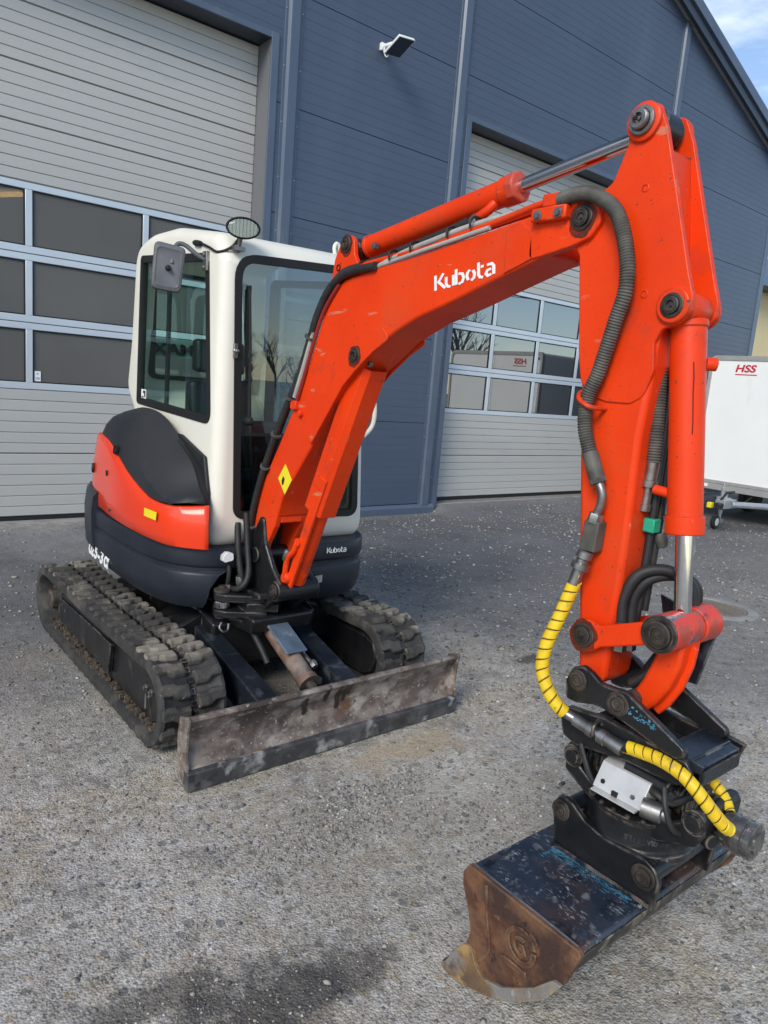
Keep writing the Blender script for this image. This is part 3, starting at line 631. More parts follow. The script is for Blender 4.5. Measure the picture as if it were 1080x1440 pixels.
obj('drawbar_cable', B().tube([(10.25, 4.95, .5), (10.4, 4.98, .38), (10.6, 4.95, .46), (10.9, 4.9, .36), (11.3, 4.9, .46)], .012, 8, True, 6), HOSE, TR)
jk = B().cyl((10.62, 5.02, .22), (10.60, 5.02, .62), .028, n=16).cyl((10.62, 5.02, .12), (10.62, 5.02, .3), .020, n=12).cyl((10.60, 5.02, .6), (10.60, 5.02, .68), .012, n=10).box((10.55, 4.9, .40), (10.66, 5.08, .47)).box((10.58, 4.975, .09), (10.66, 5.065, .14))
J = obj('jockey_stand', jk, GALV, TR, .003)
obj('jockey_wheel', B().lathe((10.50, 5.045, .105), (0, -1, 0), [(.04, -.0), (.095, .0), (.105, .012), (.105, .04), (.095, .052), (.04, .052)], 28).box((10.50, 5.0, .09), (10.62, 5.03, .12)), HOSE, TR)
obj('wheel_hub', B().lathe((10.50, 5.050, .105), (0, -1, 0), [(.058, 0), (.05, .008), (.02, .06), (.058, .062), (.001, .066)], 22), TRAILW, TR)
for sgn in (0, 1):
    yw = T0 + .12 if sgn == 0 else T1 - .12
    wb = B().lathe((TX + 1.9, yw - .09, .33), (0, 1, 0), [(.12, 0), (.30, 0), (.33, .03), (.33, .15), (.30, .18), (.12, .18)], 32); obj('wheel', wb, RUBBER, TR)
rv = B()
for k in range(26): rv.lathe((TX - .022, T1 - .02, TZ0 + .06 + k * .07), (-1, 0, 0), [(.006, 0), (.006, .003), (.002, .005)], 8)
for k in range(24): rv.lathe((TX - .030, T0 + .06 + k * .10, TZ0 - .065), (-1, 0, 0), [(.009, 0), (.009, .004), (.003, .006)], 8)
obj('rivets', rv, GALV, TR, kind='stuff')
obj('marker_lamp', B().box((TX - .045, 5.60, TZ0 - .10), (TX - .030, 5.68, TZ0 - .05)), WHITE, TR, .004)
obj('panel_joint', B().box((TX - .0035, 4.60, TZ0 + .02), (TX - .0005, 4.606, TZ1 - .06)), TRAILG, TR)
text('lettering', 'HSS', .150, REDPRINT, TR, (TX - .0045, 5.47, 2.335), (0, -1, 0), (0, 0, 1), bold=.004, shear=.15, sx=1.25)
obj('red_line', B().box((TX - .004, 5.13, 2.285), (TX - .001, 5.46, 2.300)), REDPRINT, TR)

# ---------------------------------------------------------------- pale yellow house beyond the warehouse
YH = empty('yellow_house', (28, 14, 0), 'pale yellow rendered house seen past the warehouse corner', 'house')
obj('wall', B().box((23.5, 11.5, 0), (38, 20, 5.7)), YWALL, YH)
obj('roof', B().prism([(10.9, 5.7), (20.6, 5.7), (15.75, 8.6)], 23.0, 38.6), NAVY, YH)
for k in range(3):
    wf = obj('window', B().box((26.0 + 3.6 * k, 11.42, 2.9), (27.4 + 3.6 * k, 11.52, 4.3)), TRAILW, YH); obj('pane', B().box((26.1 + 3.6 * k, 11.40, 3.0), (27.3 + 3.6 * k, 11.43, 4.2)), G_DOOR, wf)
obj('door', B().box((24.2, 11.40, 0), (25.2, 11.52, 2.1)), NAVY, YH)

# ---------------------------------------------------------------- trees and power line across the road, seen mirrored in the glass
def bare_tree(seed, h):
    r = random.Random(seed); b = B()
    def br(p, d, ln, rad, lv):
        n = 3; pts = [p]; q = p.copy(); dd = d.copy()
        for k in range(n):
            dd = (dd + Vector((r.uniform(-.18, .18), r.uniform(-.18, .18), r.uniform(-.02, .16)))).normalized(); q = q + dd * ln / n; pts.append(q.copy())
        b.tube(pts, [rad * (1 - .45 * k / n) for k in range(n + 1)], 6 if lv < 2 else 4, lv == 0)
        if lv >= 4: return
        for k in range(r.randint(3, 4) if lv else 6):
            t = r.uniform(.35, 1.0); i = min(int(t * n), n - 1); s0 = pts[i].lerp(pts[i + 1], t * n - i); a = r.uniform(0, 6.283); sp_ = r.uniform(.45, .95)
            nd = (dd + Vector((math.cos(a) * sp_, math.sin(a) * sp_, r.uniform(.0, .35)))).normalized(); br(s0, nd, ln * r.uniform(.5, .72), rad * .48, lv + 1)
    br(Vector((0, 0, -.1)), Vector((0, 0, 1)), h * .48, h * .020, 0); return b
def evergreen(seed, h):
    r = random.Random(seed); t = B().tube([(0, 0, -.1), (0, 0, h)], [.16, .02], 8); c = B()
    for k in range(2600):
        u = r.random() ** .8; z_ = .8 + u * (h - .8); rad = (1 - u) ** .8 * h * .24 * (.45 + .55 * r.random()); a = r.uniform(0, 6.283)
        p = Vector((math.cos(a) * rad, math.sin(a) * rad, z_ - rad * .25)); s = .12 + .16 * r.random(); d = Vector((math.cos(a), math.sin(a), -.3)).normalized(); e = Vector((-math.sin(a), math.cos(a), r.uniform(-.4, .4)))
        c.add([p - e * s * .35, p + d * s * 1.4, p + e * s * .35], [(0, 1, 2)])
    return t, c
tb = [bare_tree(3, 10.5), bare_tree(8, 9.0)]
tmesh = []
ORD = 'first second third fourth fifth sixth seventh eighth ninth tenth'.split()
bx = (9, 14, 21.3, 23.0, 25.6, 27.6, 33, 38, 44, 4)
for i, (x, y, s, k) in enumerate([(9, -24, 1, 0), (14, -27, 1.0, 1), (21.3, -24, .72, 0), (23.0, -25.5, .80, 1), (25.6, -35, .70, 0), (27.6, -36, .55, 1), (33, -26, .9, 0), (38, -22, .9, 1), (44, -27, 1.0, 0), (4, -26, 1.0, 1)]):
    T = empty('bare_tree', (x, y, 0), ORD[sorted(bx).index(x)] + ' bare leafless tree in the row across the road, counted from the cab side', 'tree', 'bare trees across the road')
    if k == len(tmesh): o = obj('branches', tb[k], BARK, None, smooth=False); tmesh.append(o.data); o.parent = T
    else: o = bpy.data.objects.new('branches', tmesh[k]); COL.objects.link(o); o.parent = T
    T.location.y -= 12 if x < 24 else 2; s *= .74 if x < 28 else 1.1; T.scale = (s, s, s); T.rotation_euler = (0, 0, i * 1.7)
t_, c_ = evergreen(5, 9.5)
for i, (x, y, s) in enumerate([(6.5, -22, .8), (19.6, -21, .50), (36, -29, 1.1)]):
    T = empty('evergreen_tree', (x, y, 0), ['smallest dark evergreen at the near end of the tree row', 'dark evergreen in the middle of the tree row', 'tall dark evergreen at the far end of the tree row'][i], 'tree', 'evergreens across the road')
    if i == 0: tm = obj('trunk', t_, BARK, None); cm = obj('crown', c_, LEAF, None, smooth=False); tm.parent = T; cm.parent = T
    else:
        for o in (tm, cm): c = o.copy(); COL.objects.link(c); c.parent = T
    T.location.y -= 12; s *= .70; T.scale = (s, s, s)
PL = empty('power_line', (-8, -14, 0), 'power line of three sagging wires on wooden poles across the road', 'power line')
pb_ = B()
for x in (-8, 44): pb_.tube([(x, -14, -.2), (x, -14, 9.6)], [.14, .10], 10)
obj('pole', pb_, BARK, PL)
pw = B()
for k, (dy, zz) in enumerate(((-.5, 9.4), (.0, 8.7), (.5, 8.0))): pw.tube([(-8 + 52 * t / 24, -14 + dy, zz - 1.1 * (1 - (2 * t / 24 - 1) ** 2)) for t in range(25)], .018, 5)
obj('wires', pw, HOSE, PL)
# ================================================================ excavator
EX = empty('excavator', (1.9, 3.75, 0), 'orange compact tracked excavator with white cab, tiltrotator and wide bucket', 'excavator')
def pin(name, c, r, depth=.014, parent=EX, m=DARKPIN, side=-1):
    """pin head with a collar and a centre hole, facing along x"""
    b = B().lathe(c, (side, 0, 0), [(r * 1.30, 0), (r * 1.30, depth * .40), (r * 1.22, depth * .5), (r * 1.02, depth * .5), (r * 1.02, depth * .25), (r * .92, depth * .25), (r * .90, depth), (r * .80, depth * 1.1), (r * .50, depth * 1.1), (r * .44, depth * .6), (r * .20, depth * .6), (r * .16, depth * .95), (.001, depth * .95)], 30)
    return obj(name, b, m, parent)
GREASE = mat('greasy_paint', (.20, .018, .006), (.06, .02, .012), rough=.35, scale=22)
def grease(c, r, seed, parent, side=-1):
    rr = random.Random(seed); n = 22
    ring_ = [(c[0] + side * .0009, c[1] + math.cos(a) * r * rr.uniform(1.0, 1.28), c[2] + math.sin(a) * r * rr.uniform(1.0, 1.28) - (r * .18 if math.sin(a) < -.3 else 0)) for a in [6.2832 * k / n for k in range(n)]]
    return obj('grease_stain', B().add(ring_, [tuple(range(n))]), GREASE, parent, flip=False)
def bolt(b, c, axis, r=.010, h=.009):
    b.lathe(c, axis, [(r * 1.5, 0), (r * 1.5, h * .3), (r, h * .35), (r, h), (.001, h)], 6)
def corr(pts, r, pitch=.010, amp=.0016, n=12, k=14):
    P, _ = spline([Vector(p) for p in pts], [r] * len(pts), k)
    d = [0.0]
    for a, c in zip(P, P[1:]): d.append(d[-1] + (c - a).length)
    out = []; s = 0; i = 0
    while s < d[-1]:
        while d[i + 1] < s: i += 1
        out.append(P[i].lerp(P[i + 1], (s - d[i]) / max(d[i + 1] - d[i], 1e-9))); s += pitch / 2
    return B().tube(out, [r + (amp if j % 2 else -amp) for j in range(len(out))], n)
def spiral(pts, r, pitch=.031, fill=.90, th=.0028, n=16, k=14):
    """helical ribbon wound round a hose"""
    P, _ = spline([Vector(p) for p in pts], [r] * len(pts), k)
    d = [0.0]
    for a, c in zip(P, P[1:]): d.append(d[-1] + (c - a).length)
    T0_ = (P[1] - P[0]).normalized(); u = T0_.orthogonal().normalized(); fr = []
    for i, p in enumerate(P):
        t = (P[min(i + 1, len(P) - 1)] - P[max(i - 1, 0)]).normalized(); u = (u - t * u.dot(t)).normalized(); fr.append((p, u.copy(), t.cross(u)))
    def at(s):
        s = min(max(s, 0), d[-1] - 1e-5); lo = np.searchsorted(d, s, side='right') - 1; f = (s - d[lo]) / (d[lo + 1] - d[lo])
        a, c = fr[lo], fr[lo + 1]; return a[0].lerp(c[0], f), a[1].lerp(c[1], f), a[2].lerp(c[2], f)
    b = B(); rings = []; N = int(d[-1] / pitch * n)
    for j in range(N):
        s = j / n * pitch; th_ = 2 * math.pi * j / n; row = []
        for ds, rr in ((0, r), (pitch * fill * .08, r + th), (pitch * fill * .92, r + th), (pitch * fill, r)):
            p, uu, vv = at(s + ds); row.append(p + (uu * math.cos(th_) + vv * math.sin(th_)) * rr)
        rings.append(row)
    return b.grid(rings)

# ---------------------------------------------------------------- tracks
FY, RY, CZ, RR = 2.955, 4.62, .215, .188
LIN = RY - FY; PER = 2 * LIN + 2 * math.pi * RR
def belt(s, dr=0.0):
    s %= PER
    if s < LIN: y = RY - s; sag = -.010 * math.sin(math.pi * s / LIN) ; return y, CZ + RR + dr + sag, 0.0, 1.0
    s -= LIN
    if s < math.pi * RR: a = s / RR; ny, nz = -math.sin(a), math.cos(a); return FY + ny * (RR + dr), CZ + nz * (RR + dr), ny, nz
    s -= math.pi * RR
    if s < LIN: return FY + s, CZ - RR - dr, 0.0, -1.0
    s -= LIN; a = s / RR; ny, nz = math.sin(a), -math.cos(a); return RY + ny * (RR + dr), CZ + nz * (RR + dr), ny, nz
NL = 46; PITCH = PER / NL
def lug_mesh(sgn):
    o = [(.015, -.042), (.070, -.042), (.098, -.020), (.146, -.018), (.151, .006), (.146, .040), (.088, .040), (.064, .026), (.015, .026)]
    cx = sum(p[0] for p in o) / len(o); cy = sum(p[1] for p in o) / len(o)
    base = [(sgn * x, y, -.004) for x, y in o]; top = [(sgn * (cx + (x - cx) * .92), cy + (y - cy) * .70, .028) for x, y in o]
    mid = [(sgn * (cx + (x - cx) * .97), cy + (y - cy) * .90, .018) for x, y in o]
    return B().loft([base, mid, top])
for x0, x1, outer in ((1.150, 1.450, -1), (2.355, 2.655, 1)):
    xc = (x0 + x1) / 2
    rings = []
    N = 150
    for i in range(N + 1):
        s = PER * i / N; ring = []
        for x, d in ((x0 + .014, -.046), (x0, -.038), (x0 - .005, -.012), (x0 - .001, .010), (x0 + .014, .015), (x0 + .030, .003), (xc - .02, 0), (xc, -.007), (xc + .02, 0), (x1 - .030, .003), (x1 - .014, .015), (x1 + .001, .010), (x1 + .005, -.012), (x1, -.038), (x1 - .014, -.046)):
            y, z_, ny, nz_ = belt(s); ring.append((x, y + ny * d, z_ + nz_ * d))
        rings.append(ring)
    TRK = obj('rubber_track', B().loft(rings, True, False), RUBBER, EX)
    lo = [None, None]
    for k in range(NL):
        for h, sgn in enumerate((-1, 1)):
            y, z_, ny, nz_ = belt((k + (.5 if h else 0)) * PITCH)
            if lo[h] is None:
                g = obj('track_lug', lug_mesh(sgn), LUGM, None, .003, 1, smooth=False); bake(g); g.parent = TRK; lo[h] = g; c = g
            else: c = copy_to(lo[h], TRK)
            c.location = Vector((xc, y, z_)) - OFF[EX]; c.rotation_euler = (math.atan2(-ny, nz_), 0, 0)
    b = B()
    for k in range(NL * 2):
        y, z_, ny, nz_ = belt((k + .25) * PITCH / 2); t = Vector((0, nz_, -ny)); nrm = Vector((0, ny, nz_)); p = Vector((xc, y, z_)) - nrm * .004
        ww = .014 if k % 2 else .010
        q8 = [p + Vector((sx * ww, 0, 0)) + t * sy * .013 + nrm * sz for sz in (0, .016 if k % 2 else .010) for sx, sy in ((-1, -1), (1, -1), (1, 1), (-1, 1))]
        b.hexa([tuple(v) for v in q8])
    obj('drive_links', b, BLACK, TRK, kind='stuff')
    xi0, xi1 = x0 + .045, x1 - .045
    fp = [(4.44, .115), (4.44, .300), (3.66, .322), (2.98, .322), (2.90, .295), (2.865, .215), (2.90, .125), (2.98, .085), (3.66, .105)]
    FRM = obj('track_frame', B().prism(fp, xi0, xi1), BLACK, EX, .012)
    xo = xi0 if outer < 0 else xi1
    bb = B()
    for y, z_ in ((4.36, .245), (4.30, .225), (3.05, .235), (2.985, .235), (3.02, .20)): bolt(bb, (xo, y, z_), (outer, 0, 0), .012, .014)
    bb.tube([(xo + outer * .012, 3.02, .22), (xo + outer * .014, 3.015, .15)], .006, 6)
    obj('frame_bolts', bb, STEEL, FRM, kind='stuff')
    w0, w1 = sorted((xo + outer * .002, xo + outer * .028))
    obj('frame_step', B().hexa([(w0, 3.50, .13), (w1, 3.50, .14), (w1, 3.58, .14), (w0, 3.58, .13), (w0, 3.46, .31), (w1, 3.46, .30), (w1, 3.58, .30), (w0, 3.58, .31)]), BLACK, FRM, .005)
    w0, w1 = sorted((xo + outer * .002, xo + outer * .010))
    obj('side_cover', B().prism([(4.42, .13), (4.42, .275), (3.60, .292), (3.60, .135)], w0, w1), BLACK, FRM, .004)
    rl = B()
    for y in (4.25, 3.92, 3.58, 3.25): rl.lathe((x0 + .05, y, .105), (1, 0, 0), [(.05, 0), (.062, .01), (.062, .06), (.045, .07), (.045, .13), (.062, .14), (.062, .19), (.05, .20)], 18)
    obj('track_rollers', rl, BLACK, FRM)
    hb = B().lathe((xo + outer * .012, RY - .02, CZ), (-outer, 0, 0), [(.001, -.014), (.050, -.014), (.062, -.004), (.064, .03), (.10, .032), (.13, .05), (.13, .20), (.05, .21)], 30)
    for k in range(11):
        a = 2 * math.pi * k / 11; hb.box((-9, -9, -9), (-9, -9, -9)) if False else None
        c0 = Vector((xc, RY + math.cos(a) * .135, CZ + math.sin(a) * .135)); e = Vector((0, math.cos(a), math.sin(a))); t = Vector((0, -math.sin(a), math.cos(a)))
        hb.hexa([tuple(c0 + Vector((sx * .02, 0, 0)) + t * sy * w_ + e * dz) for dz, w_ in ((-.02, .022), (.022, .011)) for sx, sy in ((-1, -1), (1, -1), (1, 1), (-1, 1))])
    obj('drive_sprocket', hb, PINM, EX)
    obj('front_idler', B().lathe((x0 + .06, FY, CZ), (1, 0, 0), [(.02, 0), (.13, 0), (.150, .01), (.150, .05), (.13, .06), (.13, .12), (.150, .13), (.150, .17), (.13, .18), (.02, .18)], 32), BLACK, EX)
    # gravel caked on the inside of the belt
    r = random.Random(4); b = B()
    for k in range(900):
        y = r.uniform(2.86, 4.6); x = (x0 + r.uniform(.022, .11)) if outer < 0 else (x1 - r.uniform(.022, .11)); s_ = r.uniform(.004, .011); z_ = .070 + r.random() ** 2 * .030 + (.02 if y < 2.93 else 0)
        p = [Vector((r.uniform(.6, 1.2) * sx, r.uniform(.6, 1.2) * sy, r.uniform(.5, 1.0) * sz)) * s_ + Vector((x, y, z_)) for sz in (-1, 1) for sx, sy in ((-1, -1), (1, -1), (1, 1), (-1, 1))]
        b.hexa([tuple(v) for v in p])
    obj('caked_gravel', b, mat('caked_gravel', (.12, .090, .064), (.060, .047, .037), rough=.9, scale=40, bump=.3, lo=.4, hi=.6), TRK, kind='stuff')

# ---------------------------------------------------------------- lower frame, blade
b = B().prism([(3.25, .16), (3.22, .42), (3.42, .475), (4.15, .475), (4.35, .40), (4.35, .16)], 1.60, 2.22)
b.hexa([(1.40, 3.35, .20), (1.62, 3.35, .18), (1.62, 3.62, .18), (1.40, 3.62, .20), (1.40, 3.35, .36), (1.62, 3.35, .45), (1.62, 3.62, .45), (1.40, 3.62, .36)])
b.hexa([(2.20, 3.35, .18), (2.42, 3.35, .20), (2.42, 3.62, .20), (2.20, 3.62, .18), (2.20, 3.35, .45), (2.42, 3.35, .36), (2.42, 3.62, .36), (2.20, 3.62, .45)])
b.hexa([(1.40, 4.05, .20), (1.62, 4.05, .18), (1.62, 4.3, .18), (1.40, 4.3, .20), (1.40, 4.05, .36), (1.62, 4.05, .45), (1.62, 4.3, .45), (1.40, 4.3, .36)])
b.hexa([(2.20, 4.05, .18), (2.42, 4.05, .20), (2.42, 4.3, .20), (2.20, 4.3, .18), (2.20, 4.05, .45), (2.42, 4.05, .36), (2.42, 4.3, .36), (2.20, 4.3, .45)])
obj('lower_frame', b, BLACK, EX, .012)
obj('slewing_ring', B().lathe((1.93, 3.80, .47), (0, 0, 1), [(.36, 0), (.36, .035), (.33, .04), (.33, .10)], 48), BLACK, EX)
BX0, BX1 = 1.155, 2.675
prf = [(2.512, .078), (2.530, .10), (2.552, .15), (2.556, .20), (2.545, .25), (2.522, .285), (2.512, .300), (2.520, .314), (2.538, .314), (2.552, .300), (2.570, .25), (2.580, .20), (2.578, .14), (2.560, .09), (2.545, .078)]
BLD = obj('dozer_blade', B().prism(prf, BX0 + .012, BX1 - .012), RUST, EX, .003)
obj('cutting_edge', B().prism([(2.498, .002), (2.496, .082), (2.512, .090), (2.532, .085), (2.528, .002)], BX0 + .002, BX1 - .002), CUTEDGE, BLD, .004)
for x in (BX0, BX1 - .012):
    obj('end_plate', B().prism([(2.505, .088), (2.518, .15), (2.515, .25), (2.500, .310), (2.520, .322), (2.585, .300), (2.605, .20), (2.585, .06), (2.535, .02), (2.535, .088)], x, x + .012), RUST, BLD, .002)
# dark oil runs on the face under the ram
OILM = mat('oil_stain', (.016, .013, .012), (.03, .022, .018), rough=.3, scale=30)
for x, zt, zb, w_ in ((1.735, .270, .185, .015), (1.845, .292, .225, .014), (1.915, .300, .175, .015), (1.95, .300, .205, .013), (1.975, .296, .235, .009)):
    ys = lambda z_: 2.5535 - max(0, (z_ - .20)) ** 2 * 4.4 - .0028
    n = 8; L_ = [(x - w_ * (.5 + .5 * math.sin(i / n * 3.1) ** .5) + .004 * math.sin(i * 1.3), zt + (zb - zt) * i / n) for i in range(n + 1)]; R_ = [(x + w_ * (.5 + .5 * math.sin(i / n * 3.1) ** .5) + .003 * math.cos(i * 1.9), zt + (zb - zt) * i / n) for i in range(n + 1)]
    dr = B().grid([[(a[0], ys(a[1]), a[1]), (c[0], ys(c[1]), c[1])] for a, c in zip(L_, R_)]); obj('oil_run', dr, OILM, BLD, flip=False)

for xf, xb in ((1.585, 1.615), (2.03, 2.125)):
    b = B().hexa([(xf - .055, 2.58, .10), (xf + .055, 2.58, .10), (xb + .05, 3.45, .24), (xb - .05, 3.45, .24), (xf - .055, 2.58, .262), (xf + .055, 2.58, .262), (xb + .05, 3.45, .395), (xb - .05, 3.45, .395)])
    obj('blade_arm', b, BLUEBLACK, EX, .007)
ram0, ram1 = Vector((1.865, 2.60, .20)), Vector((1.845, 3.20, .475))
rd = (ram1 - ram0).normalized()
RAM = obj('blade_ram', B().cyl(ram0 + rd * .13, ram0 + rd * .50, .047, n=24).cyl(ram0 + rd * .115, ram0 + rd * .145, .054, n=24).cyl(ram0 + rd * .49, ram0 + rd * .60, .03, n=16), mat('rusty_ram', (.16, .09, .06), (.22, .17, .14), rough=.6, scale=14, bump=.2, lo=.4, hi=.6, layers=[((.05, .05, .05), 8, .5, .65, .5), ((.34, .29, .24), 10, .62, .76, .7)]), EX)
obj('ram_rod', B().cyl(ram0 - rd * .01, ram0 + rd * .14, .024, n=16).lathe(ram0 + Vector((-.05, 0, .0)), (1, 0, 0), [(.038, 0), (.042, .01), (.042, .09), (.038, .10)], 20), PINM, RAM)
pn = Vector((0, -rd.z, rd.y)).normalized() * -1 if Vector((0, -rd.z, rd.y)).z < 0 else Vector((0, -rd.z, rd.y))
sx_ = Vector((1, 0, 0)); q0 = ram0 + rd * .27 + pn * .056; q1 = ram0 + rd * .56 + pn * .056
obj('ram_guard', B().hexa([tuple(q0 - sx_ * .062), tuple(q0 + sx_ * .062), tuple(q1 + sx_ * .062), tuple(q1 - sx_ * .062), tuple(q0 - sx_ * .058 + pn * .010), tuple(q0 + sx_ * .058 + pn * .010), tuple(q1 + sx_ * .058 + pn * .010), tuple(q1 - sx_ * .058 + pn * .010)]), mat('scuffed_blue_steel', (.10, .135, .18), (.06, .085, .12), rough=.4, scale=9, layers=[((.22, .23, .25), 14, .6, .7, .5)]), RAM, .004)
obj('ram_port', B().cyl((1.94, 2.80, .29), (1.925, 2.92, .345), .012, n=10).lathe((1.945, 2.79, .285), (0, .8, .5), [(.018, 0), (.02, .012), (.02, .03), (.015, .04)], 6).lathe((1.93, 2.88, .325), (0, .8, .5), [(.016, 0), (.016, .025)], 6).box((1.90, 2.70, .235), (1.93, 2.73, .265)), STEEL, RAM)
obj('ram_hose', B().tube([(1.77, 2.95, .28), (1.755, 3.02, .36), (1.72, 3.10, .45), (1.66, 3.17, .47), (1.62, 3.2, .50)], .016, 10, True, 6), HOSE, RAM)
obj('hose_clip', B().tube([(1.60, 3.13, .46), (1.585, 3.12, .44), (1.60, 3.11, .42), (1.63, 3.12, .42), (1.64, 3.13, .45)], .006, 8, True, 5), STEEL, RAM)

# ---------------------------------------------------------------- house
OUT = [(1.60, 3.175), (1.50, 3.225), (1.425, 3.305), (1.375, 3.43), (1.345, 3.60), (1.335, 3.80), (1.335, 4.05), (1.345, 4.30), (1.372, 4.52), (1.43, 4.70), (1.55, 4.82), (1.72, 4.885), (1.95, 4.90), (2.20, 4.86), (2.40, 4.73), (2.53, 4.52), (2.59, 4.25), (2.61, 3.95), (2.61, 3.65), (2.59, 3.42), (2.535, 3.25), (2.44, 3.15), (2.30, 3.115), (2.10, 3.115), (1.95, 3.13), (1.80, 3.15)]
def smooth_loop(pts, k=3):
    n = len(pts); out = []
    for i in range(n):
        p0, p1, p2, p3 = [Vector(pts[(i + j) % n]) for j in (-1, 0, 1, 2)]
        for j in range(k):
            t = j / k; out.append(tuple(.5 * ((2 * p1) + (p2 - p0) * t + (2 * p0 - 5 * p1 + 4 * p2 - p3) * t * t + (3 * p1 - p0 - 3 * p2 + p3) * t ** 3)))
    return out
OUTS = smooth_loop(OUT)
def inset(pts, d):
    n = len(pts); out = []
    for i in range(n):
        t = Vector(pts[(i + 1) % n]) - Vector(pts[i - 1]); t.normalize(); nn = Vector((-t.y, t.x))
        c = Vector((1.97, 3.9)); p = Vector(pts[i])
        if nn.dot(c - p) < 0: nn = -nn
        out.append(tuple(p + nn * d))
    return out
lev = [(.832, .030), (.828, .008), (.815, .000), (.745, .000), (.733, .004), (.726, .014), (.706, .014), (.698, .004), (.688, .000), (.600, .004), (.545, .016), (.512, .040), (.505, .075)]
SK = obj('skirt', B().loft([[(x, y, z_) for x, y in inset(OUTS, d)] for z_, d in lev][::-1]), SKIRT, EX)
cb = B().prism(rrect([(1.535, .40), (2.09, .40), (2.09, .725), (1.68, .725), (1.60, .69), (1.56, .62)], .03, 3), 2.9, 3.52, 'y'); cc = obj('cutter', cb, SKIRT, None); cc.location = -OFF[EX] * 0
cut(SK, [cc])
# counterweight tail, taller at the back
cw = [p for p in OUT if p[1] > 4.15]
rings = []
for z_, d in ((.55, .02), (.60, -.008), (.70, -.018), (.83, -.020), (.905, -.010), (.935, .015), (.942, .05)):
    o_ = [tuple(Vector(p) + (Vector(p) - Vector((1.95, 4.0))).normalized() * -d) for p in cw]
    rings.append([(x, y, z_) for x, y in o_] + [(2.3, 4.25, z_), (1.6, 4.25, z_)])
obj('counterweight', B().loft(rings), SKIRT, EX)
obj('house_core', B().box((1.62, 3.36, .55), (2.40, 4.4, .80)), BLACK, EX)
# side panel
st = [(1.505, 3.125, 1.057, 1.505, 3.112), (1.435, 3.185, 1.047, 1.43, 3.18), (1.368, 3.262, 1.040, 1.368, 3.275), (1.348, 3.40, 1.041, 1.342, 3.43), (1.341, 3.54, 1.066, 1.330, 3.60), (1.345, 3.76, 1.124, 1.328, 3.80), (1.360, 3.97, 1.192, 1.336, 4.00), (1.378, 4.17, 1.252, 1.360, 4.22), (1.400, 4.390, 1.272, 1.388, 4.46), (1.44, 4.54, 1.262, 1.44, 4.62), (1.56, 4.66, 1.250, 1.56, 4.74), (1.90, 4.74, 1.24, 1.90, 4.80), (2.30, 4.68, 1.24, 2.30, 4.74)]
rows_ = []
for t in (0, .03, .25, .5, .75, .97, 1.0):
    row = []
    for (xt, yt, zt, xb, yb) in st:
        p = Vector((xb, yb, .838)).lerp(Vector((xt, yt, zt)), t); c = Vector((1.97, 3.9, p.z)); o_ = (p - c); o_.z = 0; o_.normalize()
        p = p + o_ * (.014 * math.sin(math.pi * t) - (.010 if t in (0, 1.0) else 0)); row.append(tuple(p))
    P, _ = spline([Vector(p) for p in row], [0] * len(row), 3); rows_.append([tuple(p) for p in P])
SP = obj('side_panel', B().grid(rows_), ORANGE2, EX, ang=50)
so_ = SP.modifiers.new('s', 'SOLIDIFY'); so_.thickness = .010; so_.offset = -1
def disc(name, c, nrm, r, m, parent, h=.003): return obj(name, B().lathe(c, nrm, [(r, -.01), (r, h * .6), (r * .75, h), (r * .7, -.004), (.001, -.004)], 18), m, parent)
disc('vent_hole', (1.345, 4.10, 1.075), (-1, .15, 0), .016, SEAL, SP); disc('vent_hole', (1.336, 3.80, 1.01), (-1, .05, .1), .017, SEAL, SP); disc('screw', (1.325, 3.99, .885), (-1, .05, 0), .008, PINM, SP)
disc('vent_hole', (1.383, 4.46, 1.055), (-1, .6, .0), .030, SEAL, SP)
gr = B()
for k in range(6): gr.hexa([(1.390 + .004 * k, 4.42 + .012 * k, .89), (1.399 + .004 * k, 4.42 + .012 * k, .89), (1.399 + .004 * k, 4.428 + .012 * k, .89), (1.390 + .004 * k, 4.428 + .012 * k, .89), (1.386 + .004 * k, 4.42 + .012 * k, 1.01), (1.396 + .004 * k, 4.42 + .012 * k, 1.01), (1.396 + .004 * k, 4.428 + .012 * k, 1.01), (1.386 + .004 * k, 4.428 + .012 * k, 1.01)])
obj('side_grille', gr.prism([(4.405, .875), (4.49, .885), (4.47, 1.03), (4.41, .97)], 1.392, 1.40), SEAL, SP)
YS = obj('warning_sticker', B().hexa([(1.3262, 3.475, .952), (1.3285, 3.330, .955), (1.3305, 3.330, .955), (1.3282, 3.475, .952), (1.3270, 3.475, .992), (1.3320, 3.330, .995), (1.334, 3.330, .995), (1.329, 3.475, .992)]), YSTICK, SP)
# hood over the tank
def resample(pts, n):
    P = [Vector(p) for p in pts]; P, _ = spline(P, [0] * len(P), 6); d = [0.0]
    for a, c in zip(P, P[1:]): d.append(d[-1] + (c - a).length)
    out = []; i = 0
    for k in range(n):
        s = d[-1] * k / (n - 1)
        while i < len(d) - 2 and d[i + 1] < s: i += 1
        out.append(P[i].lerp(P[i + 1], min(1, (s - d[i]) / max(1e-9, d[i + 1] - d[i]))))
    return out
rB = resample([(1.372, 3.262, 1.050), (1.349, 3.40, 1.048), (1.342, 3.54, 1.072), (1.346, 3.76, 1.130), (1.361, 3.97, 1.198), (1.379, 4.17, 1.258), (1.406, 4.37, 1.276), (1.47, 4.48, 1.262)], 25)
rC = resample([(1.373, 3.262, 1.051), (1.385, 3.40, 1.119), (1.390, 3.527, 1.183), (1.402, 3.766, 1.285), (1.418, 4.0, 1.352), (1.425, 4.146, 1.385), (1.445, 4.30, 1.380), (1.50, 4.40, 1.36)], 25)
